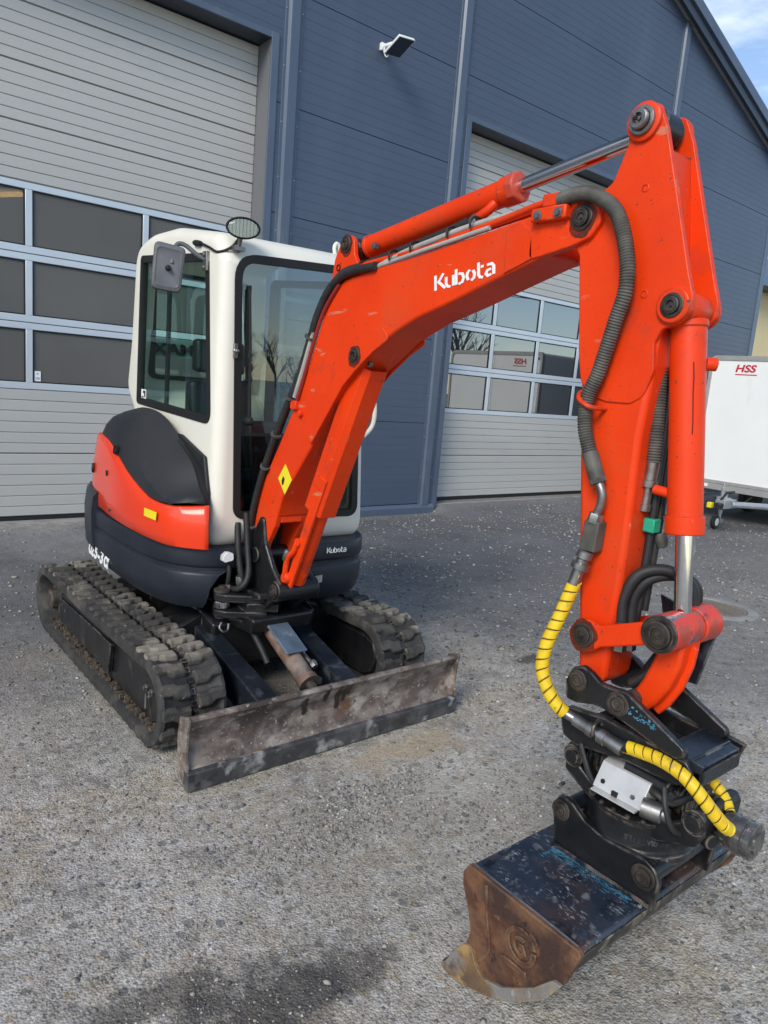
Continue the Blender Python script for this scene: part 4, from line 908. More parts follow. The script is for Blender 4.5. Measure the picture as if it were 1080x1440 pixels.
rT = resample([(1.512, 3.165, 1.057), (1.520, 3.241, 1.105), (1.522, 3.347, 1.235), (1.524, 3.517, 1.322), (1.526, 3.65, 1.401), (1.530, 3.837, 1.448), (1.532, 4.057, 1.455), (1.535, 4.20, 1.43), (1.56, 4.33, 1.38)], 25)
rows_ = [[], [], [], [], [], [], []]
for i in range(25):
    b_, c_, t_ = rB[i], rC[i], rT[i]; fade = min(1, i / 4)
    o1 = Vector((-1, -.2, .35)).normalized(); o2 = Vector((-.3, -.75, .65)).normalized()
    rows_[0].append(b_ + Vector((.012, 0, -.02))); rows_[1].append(b_); rows_[2].append(b_.lerp(c_, .5) + o1 * .010 * fade); rows_[3].append(c_); rows_[4].append(c_.lerp(t_, .5) + o2 * .012); rows_[5].append(t_); rows_[6].append(t_ + Vector((.008, .03, -.05)))
obj('hood', B().grid([[tuple(p) for p in r_] for r_ in rows_]), HOOD, EX, ang=16).modifiers.new('s', 'SOLIDIFY').thickness = .006
obj('bonnet', B().prism([(4.05, .84), (4.53, .84), (4.58, 1.20), (4.44, 1.34), (4.22, 1.39), (4.05, 1.40)], 1.47, 2.45), HOOD, EX, .03)
obj('hood_side', B().prism([(3.19, .84), (3.205, 1.06), (3.30, 1.22), (3.50, 1.315), (3.66, 1.37), (3.9, 1.40), (4.25, 1.36), (4.25, .84)], 1.515, 1.545), SEAL, EX)
hl = B().lathe((1.352, 3.98, 1.222), (-1, 0, .2), [(.026, -.01), (.026, .004), (.02, .006), (.018, -.002), (.001, -.002)], 18); obj('hood_latch', hl, SEAL, EX)

# ---------------------------------------------------------------- cab
cabp = rrect([(3.195, .812), (3.195, 2.23), (3.27, 2.345), (3.80, 2.425), (4.12, 2.425), (4.345, 2.375), (4.40, 1.82), (4.46, 1.545), (4.30, 1.38), (4.27, .812)], [.12, .16, .25, .45, .40, .19, .3, .14, .16, .12], 6)
cx0, cx1 = 1.565, 2.50
def grow(pts, d):
    c = Vector((sum(p[0] for p in pts) / len(pts), sum(p[1] for p in pts) / len(pts))); n = len(pts); out = []
    for i in range(n):
        t = Vector(pts[(i + 1) % n]) - Vector(pts[i - 1]); t.normalize(); nn = Vector((-t.y, t.x)); p = Vector(pts[i])
        if nn.dot(p - c) < 0: nn = -nn
        out.append(tuple(p + nn * d))
    return out
rg_ = []
for sd_, xb in ((1, cx0), (-1, cx1)):
    half = [(xb + sd_ * .06 * (1 - math.cos(a)), .06 * (1 - math.sin(a))) for a in [R(15 * k) for k in range(7)]]
    rg_ += half if sd_ > 0 else half[::-1]
CAB = obj('cab', B().loft([[(x, y, z_) for y, z_ in grow(cabp, -d)] for x, d in rg_]), CREAM, EX)
def taper(o):
    for v in o.data.vertices:
        z_ = v.co.z
        if z_ > 1.0 and v.co.x > 2.1 - 1.9: v.co.x -= .10 * (z_ - 1.0) / 1.3
        if z_ > 2.2: v.co.z -= .018 * max(0, 1 - (v.co.x + 1.9 - cx0) / .25)
taper(CAB)
inn = rrect([(3.245, .86), (3.245, 2.20), (3.33, 2.29), (3.80, 2.36), (4.10, 2.36), (4.29, 2.31), (4.34, 1.80), (4.39, 1.56), (4.22, 1.42), (4.22, .86)], .03, 3)
c_in = obj('c', B().prism(inn, cx0 + .05, cx1 - .065), CREAM)
fw = rrect([(1.685, .985), (2.425, .965), (2.335, 2.262), (1.635, 2.222)], [.05, .05, .11, .11], 7)
c_f = obj('c', B().prism(fw, 3.0, 3.30, 'y'), CREAM)
sw = rrect([(4.245, 1.470), (3.268, 1.432), (3.352, 2.235), (4.225, 2.292)], [.03, .06, .05, .03], 6)
c_s = obj('c', B().prism(sw, 1.4, 1.70), CREAM)
lw = rrect([(4.22, 1.10), (3.30, 1.05), (3.36, 2.22), (4.22, 2.28)], [.05, .06, .06, .05], 6)
c_l = obj('c', B().prism(lw, 2.30, 2.70), CREAM)
rw = rrect([(1.68, 1.62), (2.36, 1.62), (2.30, 2.25), (1.68, 2.25)], .05, 5)
c_r = obj('c', B().prism(rw, 4.2, 4.6, 'y'), CREAM)
for c in (c_in, c_f, c_s, c_l, c_r): c.location = (0, 0, 0)
# cutters were built in world coordinates; the cab mesh is stored relative to the machine's base
for c in (c_in, c_f, c_s, c_l, c_r): c.location = OFF[EX] * 0
cut(CAB, [c_in, c_f, c_s, c_l, c_r], 48)
def ring(name, outer, inner, a0, a1, axis, m, parent):
    n = len(outer); P = (lambda u, v, t: (u, t, v)) if axis == 'y' else (lambda u, v, t: (t, u, v))
    rg = [[P(u, v, a1) for u, v in outer], [P(u, v, a0) for u, v in outer], [P(u, v, a0) for u, v in inner], [P(u, v, a1) for u, v in inner]]
    rg.append(rg[0]); return obj(name, B().loft(rg, True, False), m, parent)
def grow(pts, d):
    c = Vector((sum(p[0] for p in pts) / len(pts), sum(p[1] for p in pts) / len(pts))); n = len(pts); out = []
    for i in range(n):
        t = Vector(pts[(i + 1) % n]) - Vector(pts[i - 1]); t.normalize(); nn = Vector((-t.y, t.x)); p = Vector(pts[i])
        if nn.dot(p - c) < 0: nn = -nn
        out.append(tuple(p + nn * d))
    return out
ring('front_window_seal', grow(fw, .016), grow(fw, -.022), 3.188, 3.215, 'y', SEAL, CAB)
ring('side_window_seal', grow(sw, .004), grow(sw, -.034), 1.560, 1.592, 'x', SEAL, CAB)
ring('door_window_seal', grow(lw, .008), grow(lw, -.03), 2.40, 2.46, 'x', SEAL, CAB)
ring('rear_window_seal', grow(rw, .008), grow(rw, -.02), 4.33, 4.38, 'y', SEAL, CAB)
top_f = [p for p in fw]
def clip_z(poly, z_, keep_above):
    out = []; n = len(poly)
    for i in range(n):
        a, c = poly[i], poly[(i + 1) % n]; ia = (a[1] >= z_) == keep_above; ic = (c[1] >= z_) == keep_above
        if ia: out.append(a)
        if ia != ic: t = (z_ - a[1]) / (c[1] - a[1]); out.append((a[0] + (c[0] - a[0]) * t, z_))
    return out
gf = grow(fw, -.02)
obj('windscreen', B().prism(clip_z(gf, 1.40, True), 3.203, 3.207, 'y'), G_FRONT, CAB, smooth=False)
obj('lower_windscreen', B().prism(clip_z(gf, 1.385, False), 3.207, 3.211, 'y'), G_DARK, CAB, smooth=False)
obj('windscreen_rail', B().box((1.68, 3.200, 1.385), (2.40, 3.216, 1.402)), SEAL, CAB)
gs = grow(sw, -.03)
obj('side_pane', B().prism(gs, 1.574, 1.577), G_CAB, CAB, smooth=False)
obj('pane_bar', B().box((1.579, 3.845, 1.47), (1.592, 3.880, 2.26)), SEAL, CAB)
obj('door_pane', B().prism(grow(lw, -.025), 2.425, 2.429), G_CAB, CAB, smooth=False)
obj('rear_pane', B().prism(grow(rw, -.015), 4.352, 4.356, 'y'), G_CAB, CAB, smooth=False)
# dark infill below the side window, white edge above it
obj('side_infill', B().prism([(4.27, .84), (4.27, 1.36), (3.82, 1.352), (3.565, 1.352), (3.285, 1.272), (3.232, 1.10), (3.228, .84)], 1.545, 1.563), HOOD, CAB, .006)
# window sticker, lock, lettering on the far door pane (mirror-reversed from outside this side)
sk = obj('window_sticker', B().box((1.5705, 4.13, 1.495), (1.5732, 4.20, 1.552)), WHITE, CAB)
obj('sticker_print', B().box((1.5685, 4.135, 1.508), (1.5700, 4.150, 1.545)).box((1.5685, 4.155, 1.530), (1.5700, 4.168, 1.545)).box((1.5685, 4.160, 1.505), (1.5700, 4.190, 1.512)), DARKPRINT, CAB)
obj('rear_pane_strip', B().box((1.672, 4.3570, 1.752), (2.07, 4.3582, 1.862)), mat('pale_strip', (.36, .45, .41), rough=.5), CAB)  # pale strip behind the rear pane lettering
text('rear_pane_lettering', 'YMAX', .088, DARKPRINT, CAB, (2.035, 4.3500, 1.775), (-1, 0, -.03), (0, 0, 1), bold=.004, sx=1.42)
obj('screen_latch', B().lathe((1.640, 3.19, 1.79), (0, -1, 0), [(.014, 0), (.014, .01), (.009, .012), (.009, .028), (.001, .03)], 14).box((1.630, 3.18, 1.755), (1.650, 3.194, 1.825)), STEEL, CAB, .002)
# wiper
wp = obj('wiper', B().tube([(1.70, 3.185, 2.08), (1.712, 3.175, 1.80), (1.725, 3.18, 1.47)], .007, 8).box((1.695, 3.19, 1.72), (1.712, 3.198, 2.10)).lathe((1.73, 3.20, 1.46), (0, -1, 0), [(.022, 0), (.022, .02), (.012, .04), (.001, .042)], 14), SEAL, CAB)
# mirror on its bent arm
arm_pts = [(1.558, 3.37, 2.205), (1.52, 3.39, 2.225), (1.475, 3.42, 2.262), (1.44, 3.43, 2.262), (1.415, 3.415, 2.22), (1.402, 3.40, 2.165)]
obj('mirror_arm', B().tube(arm_pts, .011, 10, True, 6), GREYPL, CAB)
obj('mirror_bracket', B().box((1.548, 3.345, 2.155), (1.566, 3.385, 2.245)).lathe((1.55, 3.365, 2.17), (-1, 0, 0), [(.010, 0), (.010, .012), (.001, .014)], 6).lathe((1.55, 3.365, 2.23), (-1, 0, 0), [(.010, 0), (.010, .012), (.001, .014)], 6), STEEL, CAB, .002)
mc = Vector((1.392, 3.42, 2.145)); mu = Vector((.93, -.36, -.08)).normalized(); mv = Vector((.03, -.06, .99)); mv = (mv - mu * mv.dot(mu)).normalized(); mn = mv.cross(mu) * -1
if mn.dot(Vector((-1.4, -3.4, -.4))) < 0: mn = -mn
mo = rrect([(-.068, -.105), (.068, -.105), (.072, .105), (-.072, .112)], .028, 5)
def mring(sc_, d): return [tuple(mc + mu * (a * sc_) + mv * (b2 * sc_) + mn * d) for a, b2 in mo]
MI = obj('mirror', B().loft([mring(.96, -.022), mring(1.0, -.014), mring(1.0, .004), mring(.95, .016), mring(.80, .020), mring(.76, .017)]), GREYPL, CAB)
obj('mirror_glass', B().loft([mring(.93, -.0235), mring(.93, -.0225)]), CHROME, MI)
obj('mirror_joint', B().lathe(tuple(mc + mn * .014), tuple(mn), [(.014, 0), (.014, .010), (.009, .014), (.009, .030), (.001, .032)], 14), SEAL, MI)
# work lamp
lc = Vector((1.632, 3.150, 2.340)); ln = Vector((-.42, -.90, -.05)).normalized(); lu = Vector((0, 0, 1)).cross(ln).normalized(); lv = ln.cross(lu)
def lring(a, c, d): return [tuple(lc + lu * (a * .9 * math.cos(t)) + lv * (c * .92 * math.sin(t)) + ln * d) for t in [2 * math.pi * k / 32 for k in range(32)]]
WL = obj('work_lamp', B().loft([lring(.03, .02, -.075), lring(.065, .038, -.055), lring(.084, .050, -.02), lring(.088, .053, .010), lring(.082, .047, .016), lring(.078, .044, .006), lring(.06, .034, -.02), lring(.02, .012, -.04)]), SEAL, CAB)
obj('reflector', B().loft([lring(.077, .043, .004), lring(.06, .032, -.018), lring(.03, .016, -.032), lring(.012, .008, -.034)]), REFL, WL)
obj('bulb_glint', B().loft([lring(.034, .022, -.028), lring(.032, .021, -.008), lring(.024, .016, -.004)]), WHITE, WL)  # white patch at the bulb paints in the bright spot of the lens
lensb = B().loft([lring(.079, .045, .009), lring(.06, .033, .017), lring(.02, .011, .021)])
obj('lens', lensb, G_LENS, WL)
fl = B()
for k in range(-4, 5):
    hh = .042 * math.sqrt(max(0, 1 - (k * .016 / .078) ** 2)); p = lc + lu * (k * .016) + ln * .006
    fl.hexa([tuple(p + lu * sx * .0007 + lv * sy * hh + ln * dz) for dz in (0, .004) for sx, sy in ((-1, -1), (1, -1), (1, 1), (-1, 1))])
obj('lens_ribs', fl, PINM, WL)
obj('lamp_bracket', B().cyl(lc + Vector((0, .02, -.035)), lc + Vector((.0, .05, -.10)), .012, n=10).box((1.60, 3.17, 2.245), (1.66, 3.21, 2.262)), STEEL, WL)
obj('lamp_cable', B().tube([(1.63, 3.18, 2.30), (1.60, 3.20, 2.255), (1.565, 3.26, 2.235), (1.556, 3.34, 2.262), (1.556, 3.42, 2.285), (1.558, 3.47, 2.292)], .006, 8, True, 6).lathe((1.557, 3.46, 2.29), (0, 1, .15), [(.012, -.03), (.015, 0), (.015, .03), (.01, .05)], 10), SEAL, WL)
# lifting eye, hand rail
obj('lifting_eye', B().tube([(2.34, 3.42, 2.34), (2.325, 3.42, 2.40), (2.34, 3.42, 2.425), (2.36, 3.42, 2.40), (2.352, 3.42, 2.34)], .011, 8, True, 6), CREAM, CAB)
obj('hand_rail', B().tube([(2.48, 3.235, 1.64), (2.525, 3.225, 1.60), (2.535, 3.22, 1.52), (2.525, 3.225, 1.45), (2.48, 3.235, 1.395)], .013, 10, True, 6), CREAM, CAB)
# interior
SEAT = obj('seat', B().prism(rrect([(3.62, 1.02), (3.58, 1.15), (3.95, 1.12), (4.02, 1.0)], .04, 4), 1.78, 2.22), SEATM, CAB, .04, 3)
obj('backrest', B().prism(rrect([(3.92, 1.10), (3.99, 1.63), (4.09, 1.63), (4.08, 1.08)], .04, 4), 1.78, 2.18), SEATM, SEAT, .05, 3)
obj('headrest', B().prism(rrect([(3.97, 1.675), (3.99, 1.865), (4.07, 1.865), (4.07, 1.675)], .03, 4), 1.81, 2.12), SEATM, SEAT, .035, 3)
obj('seat_base', B().box((1.72, 3.5, .87), (2.28, 4.15, 1.02)), INTER, CAB)
for x in (1.70, 2.24):
    k_ = obj('arm_console', B().prism(rrect([(3.42, 1.05), (3.40, 1.34), (3.52, 1.38), (3.85, 1.30), (3.9, 1.05)], .04, 4), x, x + .10), SEATM, CAB, .015)
    obj('joystick', B().tube([(x + .05, 3.48, 1.36), (x + .05, 3.46, 1.50)], .014, 10).lathe((x + .05, 3.455, 1.49), (0, -.1, 1), [(.02, 0), (.03, .03), (.028, .09), (.018, .12), (.001, .125)], 14), SEAL, k_)
obj('display_column', B().box((2.33, 3.27, 1.05), (2.40, 3.36, 1.55)).box((2.27, 3.28, 1.50), (2.36, 3.33, 1.62)), GREYPL, CAB, .01)
tl = B()
for x in (1.86, 1.95): tl.tube([(x, 3.36, .88), (x, 3.34, 1.28)], .009, 8).lathe((x, 3.338, 1.27), (0, 0, 1), [(.012, 0), (.020, .02), (.012, .045), (.001, .05)], 12)
obj('travel_levers', tl, GREYPL, CAB)
obj('floor_mat', B().box((1.63, 3.26, .858), (2.42, 4.2, .872)), SEAL, CAB)
obj('cab_trim', B().box((1.622, 3.5, .872), (1.64, 4.2, 1.36)), INTER, CAB)

# ---------------------------------------------------------------- swing bracket and swing ram
b = B()
b.prism(rrect([(3.30, .40), (3.02, .42), (2.985, .50), (3.30, .50)], .01, 2), 1.70, 2.05).prism(rrect([(3.30, .575), (3.08, .575), (2.98, .60), (2.985, .63), (3.30, .62)], .01, 2), 1.72, 2.05)
SB = obj('swing_bracket', b, BLACK, EX, .008)
cheek = rrect([(3.24, .49), (3.10, .47), (2.96, .585), (2.895, .615), (2.872, .66), (2.885, .705), (2.925, .735), (2.965, .77), (3.035, .86), (3.07, .99), (3.10, 1.00), (3.17, .90), (3.19, .76), (3.25, .62)], .02, 3)
for x in (1.772, 1.956): obj('bracket_cheek', B().prism(cheek, x, x + .028), BLACK, SB, .008)
obj('bracket_boss', B().cyl((1.762, 2.918, .662), (1.996, 2.918, .662), .052, n=28).cyl((1.755, 3.115, .80), (2.0, 3.115, .80), .04, n=24).cyl((1.87, 3.16, .36), (1.87, 3.16, .66), .075, n=28), BLACK, SB, .004)
pin('bracket_pin', (1.760, 2.918, .662), .026, .010, SB)
obj('swing_ear', B().prism(rrect([(1.80, 3.00), (1.61, 3.12), (1.575, 3.17), (1.60, 3.235), (1.66, 3.25), (1.80, 3.26)], .025, 4), .565, .605, 'z').prism(rrect([(1.80, 3.00), (1.61, 3.12), (1.575, 3.17), (1.60, 3.235), (1.66, 3.25), (1.80, 3.26)], .025, 4), .485, .520, 'z').prism([(1.84, 2.99), (1.70, 3.06), (1.70, 3.24), (1.84, 3.24)], .52, .565, 'z'), BLACK, SB, .006)
obj('swing_pin', B().lathe((1.625, 3.185, .47), (0, 0, 1), [(.03, 0), (.03, .135), (.042, .136), (.042, .15), (.02, .156), (.02, .165), (.001, .165)], 22), PINM, SB)
obj('swing_ram_rod', B().cyl((1.625, 3.185, .545), (1.56, 3.52, .60), .021, n=18).lathe((1.625, 3.185, .522), (0, 0, 1), [(.04, 0), (.045, .006), (.045, .036), (.04, .042)], 22), CHROME, SB)
obj('bracket_hoses', B().tube([(1.70, 3.20, .95), (1.69, 3.16, .82), (1.695, 3.13, .70), (1.72, 3.14, .62), (1.74, 3.25, .58)], .016, 10, True, 6).tube([(1.74, 3.19, 1.0), (1.735, 3.15, .84), (1.72, 3.10, .70), (1.68, 3.12, .63), (1.66, 3.3, .60)], .016, 10, True, 6).tube([(1.66, 3.22, .80), (1.65, 3.17, .72), (1.655, 3.19, .64), (1.70, 3.3, .60)], .012, 10, True, 6), HOSE, SB)
obj('hose_fittings', B().lathe((1.69, 3.135, .69), (.1, .0, -1), [(.018, 0), (.02, .01), (.02, .04), (.016, .05)], 8).lathe((1.655, 3.18, .64), (0, .1, -1), [(.014, 0), (.016, .01), (.016, .03), (.012, .04)], 8).lathe((1.60, 3.22, .69), (0, -1, 0), [(.012, 0), (.012, .015), (.001, .018)], 8), STEEL, SB)
# working light lens of the skirt, decals
obj('skirt_marker', B().prism(rrect([(1.600, .765), (1.655, .775), (1.650, .812), (1.622, .815), (1.602, .797)], .012, 4), 3.135, 3.175, 'y'), WHITE, SK)
obj('number_plate', B().hexa([(2.02, 3.106, .600), (2.17, 3.100, .615), (2.17, 3.106, .615), (2.02, 3.112, .600), (2.02, 3.106, .640), (2.17, 3.100, .655), (2.17, 3.106, .655), (2.02, 3.112, .640)]), TRAILG, SK)
obj('front_vent', B().box((1.93, 3.112, .79), (2.03, 3.125, .835)), TRAILG, SK)

LET = {'K': (.66, [[(0, 0), (0, 1)], [(.50, 1), (.19, .52), (.60, 0)]]), 'u': (.60, [[(0, .70), (0, .22), (.10, .05), (.26, .0)], [(.43, .70), (.43, .0)]]),
       'b': (.60, [[(0, 1), (0, 0)], [(.14, .68), (.36, .60), (.44, .34), (.36, .08), (.14, .0)]]), 'o': (.60, [[(.20, .70), (.06, .56), (.02, .32), (.10, .08)], [(.26, .0), (.42, .12), (.46, .38), (.37, .62)]]),
       't': (.46, [[(.08, .98), (.08, .22), (.17, .04), (.32, .0)], [(.20, .68), (.36, .68)]]), 'a': (.56, [[(.08, .68), (.34, .68), (.44, .52), (.44, 0)], [(.31, .04), (.12, .0), (.02, .16), (.10, .34), (.30, .38)]])}
def logo(name, o0, ux, uy, h, width, parent, m=WHITE, stroke=.155):
    o0, ux, uy = Vector(o0), Vector(ux).normalized(), Vector(uy); uy = (uy - ux * uy.dot(ux)).normalized(); un = ux.cross(uy)
    tot = sum(LET[c][0] for c in 'Kubota'); k = width / tot; cur = 0; b = B()
    for ch in 'Kubota':
        adv, sts = LET[ch]
        for s_ in sts:
            P = [Vector((cur + a, c)) for a, c in s_]; lo, hi = [], []
            for i, p in enumerate(P):
                t = (P[min(i + 1, len(P) - 1)] - P[max(i - 1, 0)]).normalized(); nn = Vector((-t.y, t.x)); w_ = stroke / 2
                if 0 < i < len(P) - 1:
                    c_ = (P[i] - P[i - 1]).normalized().dot((P[i + 1] - P[i]).normalized()); w_ /= max(.55, math.sqrt(max(.05, (1 + c_) / 2)))
                lo.append(p - nn * w_); hi.append(p + nn * w_)
            f = lambda q, d: tuple(o0 + ux * q.x * k + uy * q.y * h + un * d)
            rg = [[f(a, .0002), f(c, .0002), f(c, .0010), f(a, .0010)] for a, c in zip(lo, hi)]
            b.loft(rg)
        cur += adv
    return obj(name, b, m, parent, smooth=False)
logo('maker_lettering', (2.195, 3.1055, .772), (1, 0, .0), (0, 0, 1), .030, .128, SK)
def skirt_x(y):
    o_ = [c for c in OUTS if c[0] < 1.6 and c[1] > 3.5]; o_.sort(key=lambda c: c[1])
    return float(np.interp(y, [c[1] for c in o_], [c[0] for c in o_]))
yy = 4.45
for ch, adv in zip('U25-3α', (.082, .074, .074, .046, .074, .074)):
    x0_, x1_ = skirt_x(yy), skirt_x(yy - .05); tdir = Vector((x1_ - x0_, -.05, -.004))
    text('model_letter', ch, .102, WHITE, SK, (x0_ - .001, yy, .545), tdir, (.10, 0, 1), bold=.0035, sx=1.22); yy -= adv

# ---------------------------------------------------------------- boom
BM0, BM1 = 1.785, 1.965
up_ = [(3.185, .945), (3.150, 1.117), (2.974, 1.386), (2.805, 1.663), (2.690, 1.920), (2.655, 2.005), (2.610, 2.060), (2.531, 2.104), (2.344, 2.130), (1.982, 2.175), (1.717, 2.212), (1.530, 2.241)]
lo_ = [(1.486, 2.115), (1.694, 2.050), (1.884, 1.989), (2.064, 1.937), (2.172, 1.893), (2.241, 1.858), (2.325, 1.800), (2.41, 1.745), (2.49, 1.680), (2.571, 1.584), (2.714, 1.383), (2.931, 1.118), (2.965, 1.02)]
BOOM = obj('boom', B().prism(up_ + lo_, BM0, BM1), ORANGE, EX, .009, 2)
nose = rrect([(1.56, 2.245), (1.42, 2.262), (1.365, 2.262), (1.315, 2.235), (1.308, 2.185), (1.338, 2.148), (1.40, 2.128), (1.49, 2.112), (1.56, 2.10)], .02, 3)
for x in (BM0 - .004, BM1 - .026): obj('nose_plate', B().prism(nose, x, x + .030), ORANGE, BOOM, .004)
foot = rrect([(3.02, .80), (3.185, .95), (3.18, 1.00), (3.02, 1.06), (2.955, 1.06), (2.995, .98), (3.04, .90), (3.055, .82)], .01, 2)
foot = rrect([(3.19, .93), (3.16, 1.06), (2.96, 1.045), (2.985, .965), (3.05, .865), (3.075, .770), (3.115, .745), (3.15, .79)], .015, 3)
for x in (BM0 + .001, BM1 - .031): obj('foot_plate', B().prism(foot, x, x + .030), ORANGE, BOOM, .004)
obj('foot_gusset', B().box((BM0 + .03, 2.97, .985), (BM1 - .03, 3.14, 1.03)), ORANGE, BOOM, .006)
dbl = rrect([(2.20, 1.865), (2.30, 1.812), (2.41, 1.735), (2.49, 1.668), (2.70, 1.40), (2.72, 1.42), (2.56, 1.70), (2.45, 1.842), (2.36, 1.888), (2.25, 1.905)], .02, 3)
for x in (BM0 - .009, BM1 + .001): obj('doubler_plate', B().prism(dbl, x, x + .008), ORANGE, BOOM, .003)
sd = rrect([(1.62, 2.222), (1.60, 2.20), (1.575, 2.13), (1.575, 2.092), (1.62, 2.082)], .01, 2)
obj('joint_plate', B().prism([(1.655, 2.068), (1.66, 2.205), (1.60, 2.220), (1.555, 2.180), (1.545, 2.105)], BM0 - .004, BM0 + .003), ORANGE, BOOM, .002)
pin('ram_pin', (BM0 - .006, 2.418, 1.795), .026, .012, BOOM)
pin('nose_pin', (BM0 - .004, 1.371, 2.204), .027, .012, BOOM)
logo('maker_lettering', (1.972, 2.028) and (BM0 - .0008, 1.972, 2.030), (0, -.286, .042), (0, 0, 1), .052, .286, BOOM)
obj('safety_sticker', B().prism([(2.914, 1.285), (2.849, 1.217), (2.904, 1.140), (2.972, 1.208)], BM0 - .0012, BM0 - .0002), YSTICK, BOOM)
obj('sticker_symbol', B().prism([(2.928, 1.225), (2.912, 1.215), (2.918, 1.190), (2.932, 1.178), (2.938, 1.2)], BM0 - .002, BM0 - .0013), DARKPRINT, BOOM)
# lug and arm ram on top
lug = rrect([(2.66, 2.075), (2.64, 2.19), (2.60, 2.262), (2.545, 2.285), (2.51, 2.262), (2.50, 2.20), (2.44, 2.118), (2.55, 2.09)], .03, 4)
for x in (1.80, 1.925): obj('ram_lug', B().prism(lug, x, x + .022), ORANGE, BOOM, .004)
pin('lug_pin', (1.798, 2.562, 2.245), .026, .010, BOOM); grease((1.80, 2.562, 2.245), .036, 3, BOOM); grease((BM0 - .009, 2.418, 1.795), .036, 4, BOOM); grease((BM0 - .004, 1.371, 2.204), .040, 5, BOOM)
disc('lug_hole', (1.798, 2.605, 2.155), (-1, 0, 0), .014, SEAL, BOOM)
a0, a1 = Vector((1.875, 2.562, 2.232)), Vector((1.875, 1.218, 2.432)); ad = (a1 - a0).normalized()
AR = obj('arm_ram', B().cyl(a0 + ad * .07, a0 + ad * .84, .0435, n=30).cyl(a0 + ad * .80, a0 + ad * .845, .049, n=30).cyl(a0 + ad * .065, a0 + ad * .085, .047, n=30), ORANGE, EX, .003)
obj('ram_end', B().lathe(a0 + Vector((-.045, 0, 0)), (1, 0, 0), [(.04, 0), (.045, .006), (.045, .084), (.04, .09)], 24).cyl(a0, a0 + ad * .08, .035, n=18), BLACK, AR)
gl_ = B().lathe(a0 + ad * .835, ad, [(.053, 0), (.053, .030), (.045, .036), (.024, .036)], 8); obj('ram_gland', gl_, mat('scuffed_gland', (.66, .05, .012), (.50, .07, .04), rough=.4, scale=12, lo=.4, hi=.6), AR, .003)
obj('ram_rod', B().cyl(a0 + ad * .86, a1 - ad * .03, .0235, n=26), CHROME, AR)
obj('rod_eye', B().lathe(a1 + Vector((-.042, 0, 0)), (1, 0, 0), [(.040, 0), (.047, .006), (.047, .078), (.040, .084)], 26), BLACK, AR)
pt = a0 + ad * .76 + Vector((-.03, 0, -.05))
obj('ram_port', B().tube([a0 + ad * .78 + Vector((-.02, 0, -.03)), pt, pt + Vector((-.005, .04, -.02))], .017, 10), ORANGE, AR, .002)
obj('port_fitting', B().lathe(tuple(pt + Vector((-.005, .045, -.022))), (0, .97, -.2), [(.016, 0), (.019, .004), (.019, .02), (.014, .024), (.014, .04)], 6), STEEL, AR)
obj('port_plug', B().lathe(tuple(a0 + ad * .17 + Vector((-.042, 0, -.03))), (-1, 0, 0), [(.012, 0), (.014, .008), (.014, .02), (.001, .022)], 6), STEEL, AR)
hp = [pt + Vector((-.006, .08, -.03)), (1.83, 2.0, 2.235), (1.825, 2.25, 2.19), (1.815, 2.45, 2.155), (1.79, 2.56, 2.125), (1.775, 2.64, 2.05)]
obj('ram_hose', B().tube(hp, .018, 12, True, 6), HOSE, AR)
# pipes along the boom's back
obj('boom_pipe', B().tube([(1.80, 2.45, 2.152), (1.80, 2.10, 2.185), (1.795, 1.80, 2.222), (1.792, 1.56, 2.262), (1.79, 1.49, 2.268)], .011, 10, True, 5), ORANGE, BOOM)
obj('boom_pipe', B().tube([(1.835, 2.45, 2.155), (1.832, 2.10, 2.190), (1.83, 1.80, 2.23), (1.83, 1.52, 2.268)], .011, 10, True, 5), ORANGE, BOOM)
GP = mat('pale_hose', (.42, .40, .36), (.34, .325, .30), rough=.5, scale=20)
obj('pale_hose', B().tube([(1.79, 2.36, 2.128), (1.80, 2.18, 2.182), (1.79, 2.02, 2.205), (1.80, 1.86, 2.235), (1.82, 1.70, 2.258), (1.84, 1.5, 2.27)], .010, 10, True, 6), GP, BOOM)
obj('pale_hose', B().tube([(1.79, 2.30, 2.142), (1.782, 2.10, 2.168), (1.782, 1.90, 2.195), (1.785, 1.74, 2.218)], .008, 10, True, 6), GP, BOOM)
tb_ = B()
for y, z_ in ((2.43, 2.14), (2.24, 2.165), (2.12, 2.185), (1.93, 2.215), (1.82, 2.235)): tb_.tube([(1.775, y, z_ - .012), (1.775, y, z_ + .015), (1.80, y - .002, z_ + .028), (1.845, y - .004, z_ + .02)], .0045, 6, True, 4)
obj('hose_ties', tb_, SEAL, BOOM, kind='stuff')
# bundle running down the boom's cab side
hl1 = [(1.775, 2.32, 2.138), (1.772, 2.505, 2.122), (1.768, 2.615, 2.066), (1.768, 2.69, 1.97), (1.77, 2.742, 1.865), (1.77, 2.82, 1.69), (1.77, 2.93, 1.52), (1.768, 3.02, 1.36), (1.765, 3.11, 1.17), (1.765, 3.165, 1.02), (1.765, 3.185, .90), (1.765, 3.175, .76), (1.76, 3.22, .62)]
obj('boom_hose', B().tube(hl1, .0165, 12, True, 7), HOSE, BOOM)
hl2 = [(1.80, y + .022, z_ + .014) for (x, y, z_) in hl1[2:]]
obj('boom_hose', B().tube(hl2, .0145, 12, True, 7), HOSE, BOOM)
obj('red_hose', B().tube([(1.778, 2.56, 2.085), (1.776, 2.66, 1.975), (1.776, 2.73, 1.83), (1.776, 2.80, 1.66), (1.776, 2.845, 1.56)], .009, 8, True, 6), mat('dark_red_hose', (.25, .02, .015), rough=.5), BOOM)
obj('grey_pipe', B().tube([(1.768, 2.71, 1.93), (1.766, 2.77, 1.76), (1.766, 2.84, 1.60)], .010, 8, True, 6), GP, BOOM)
wr = B()
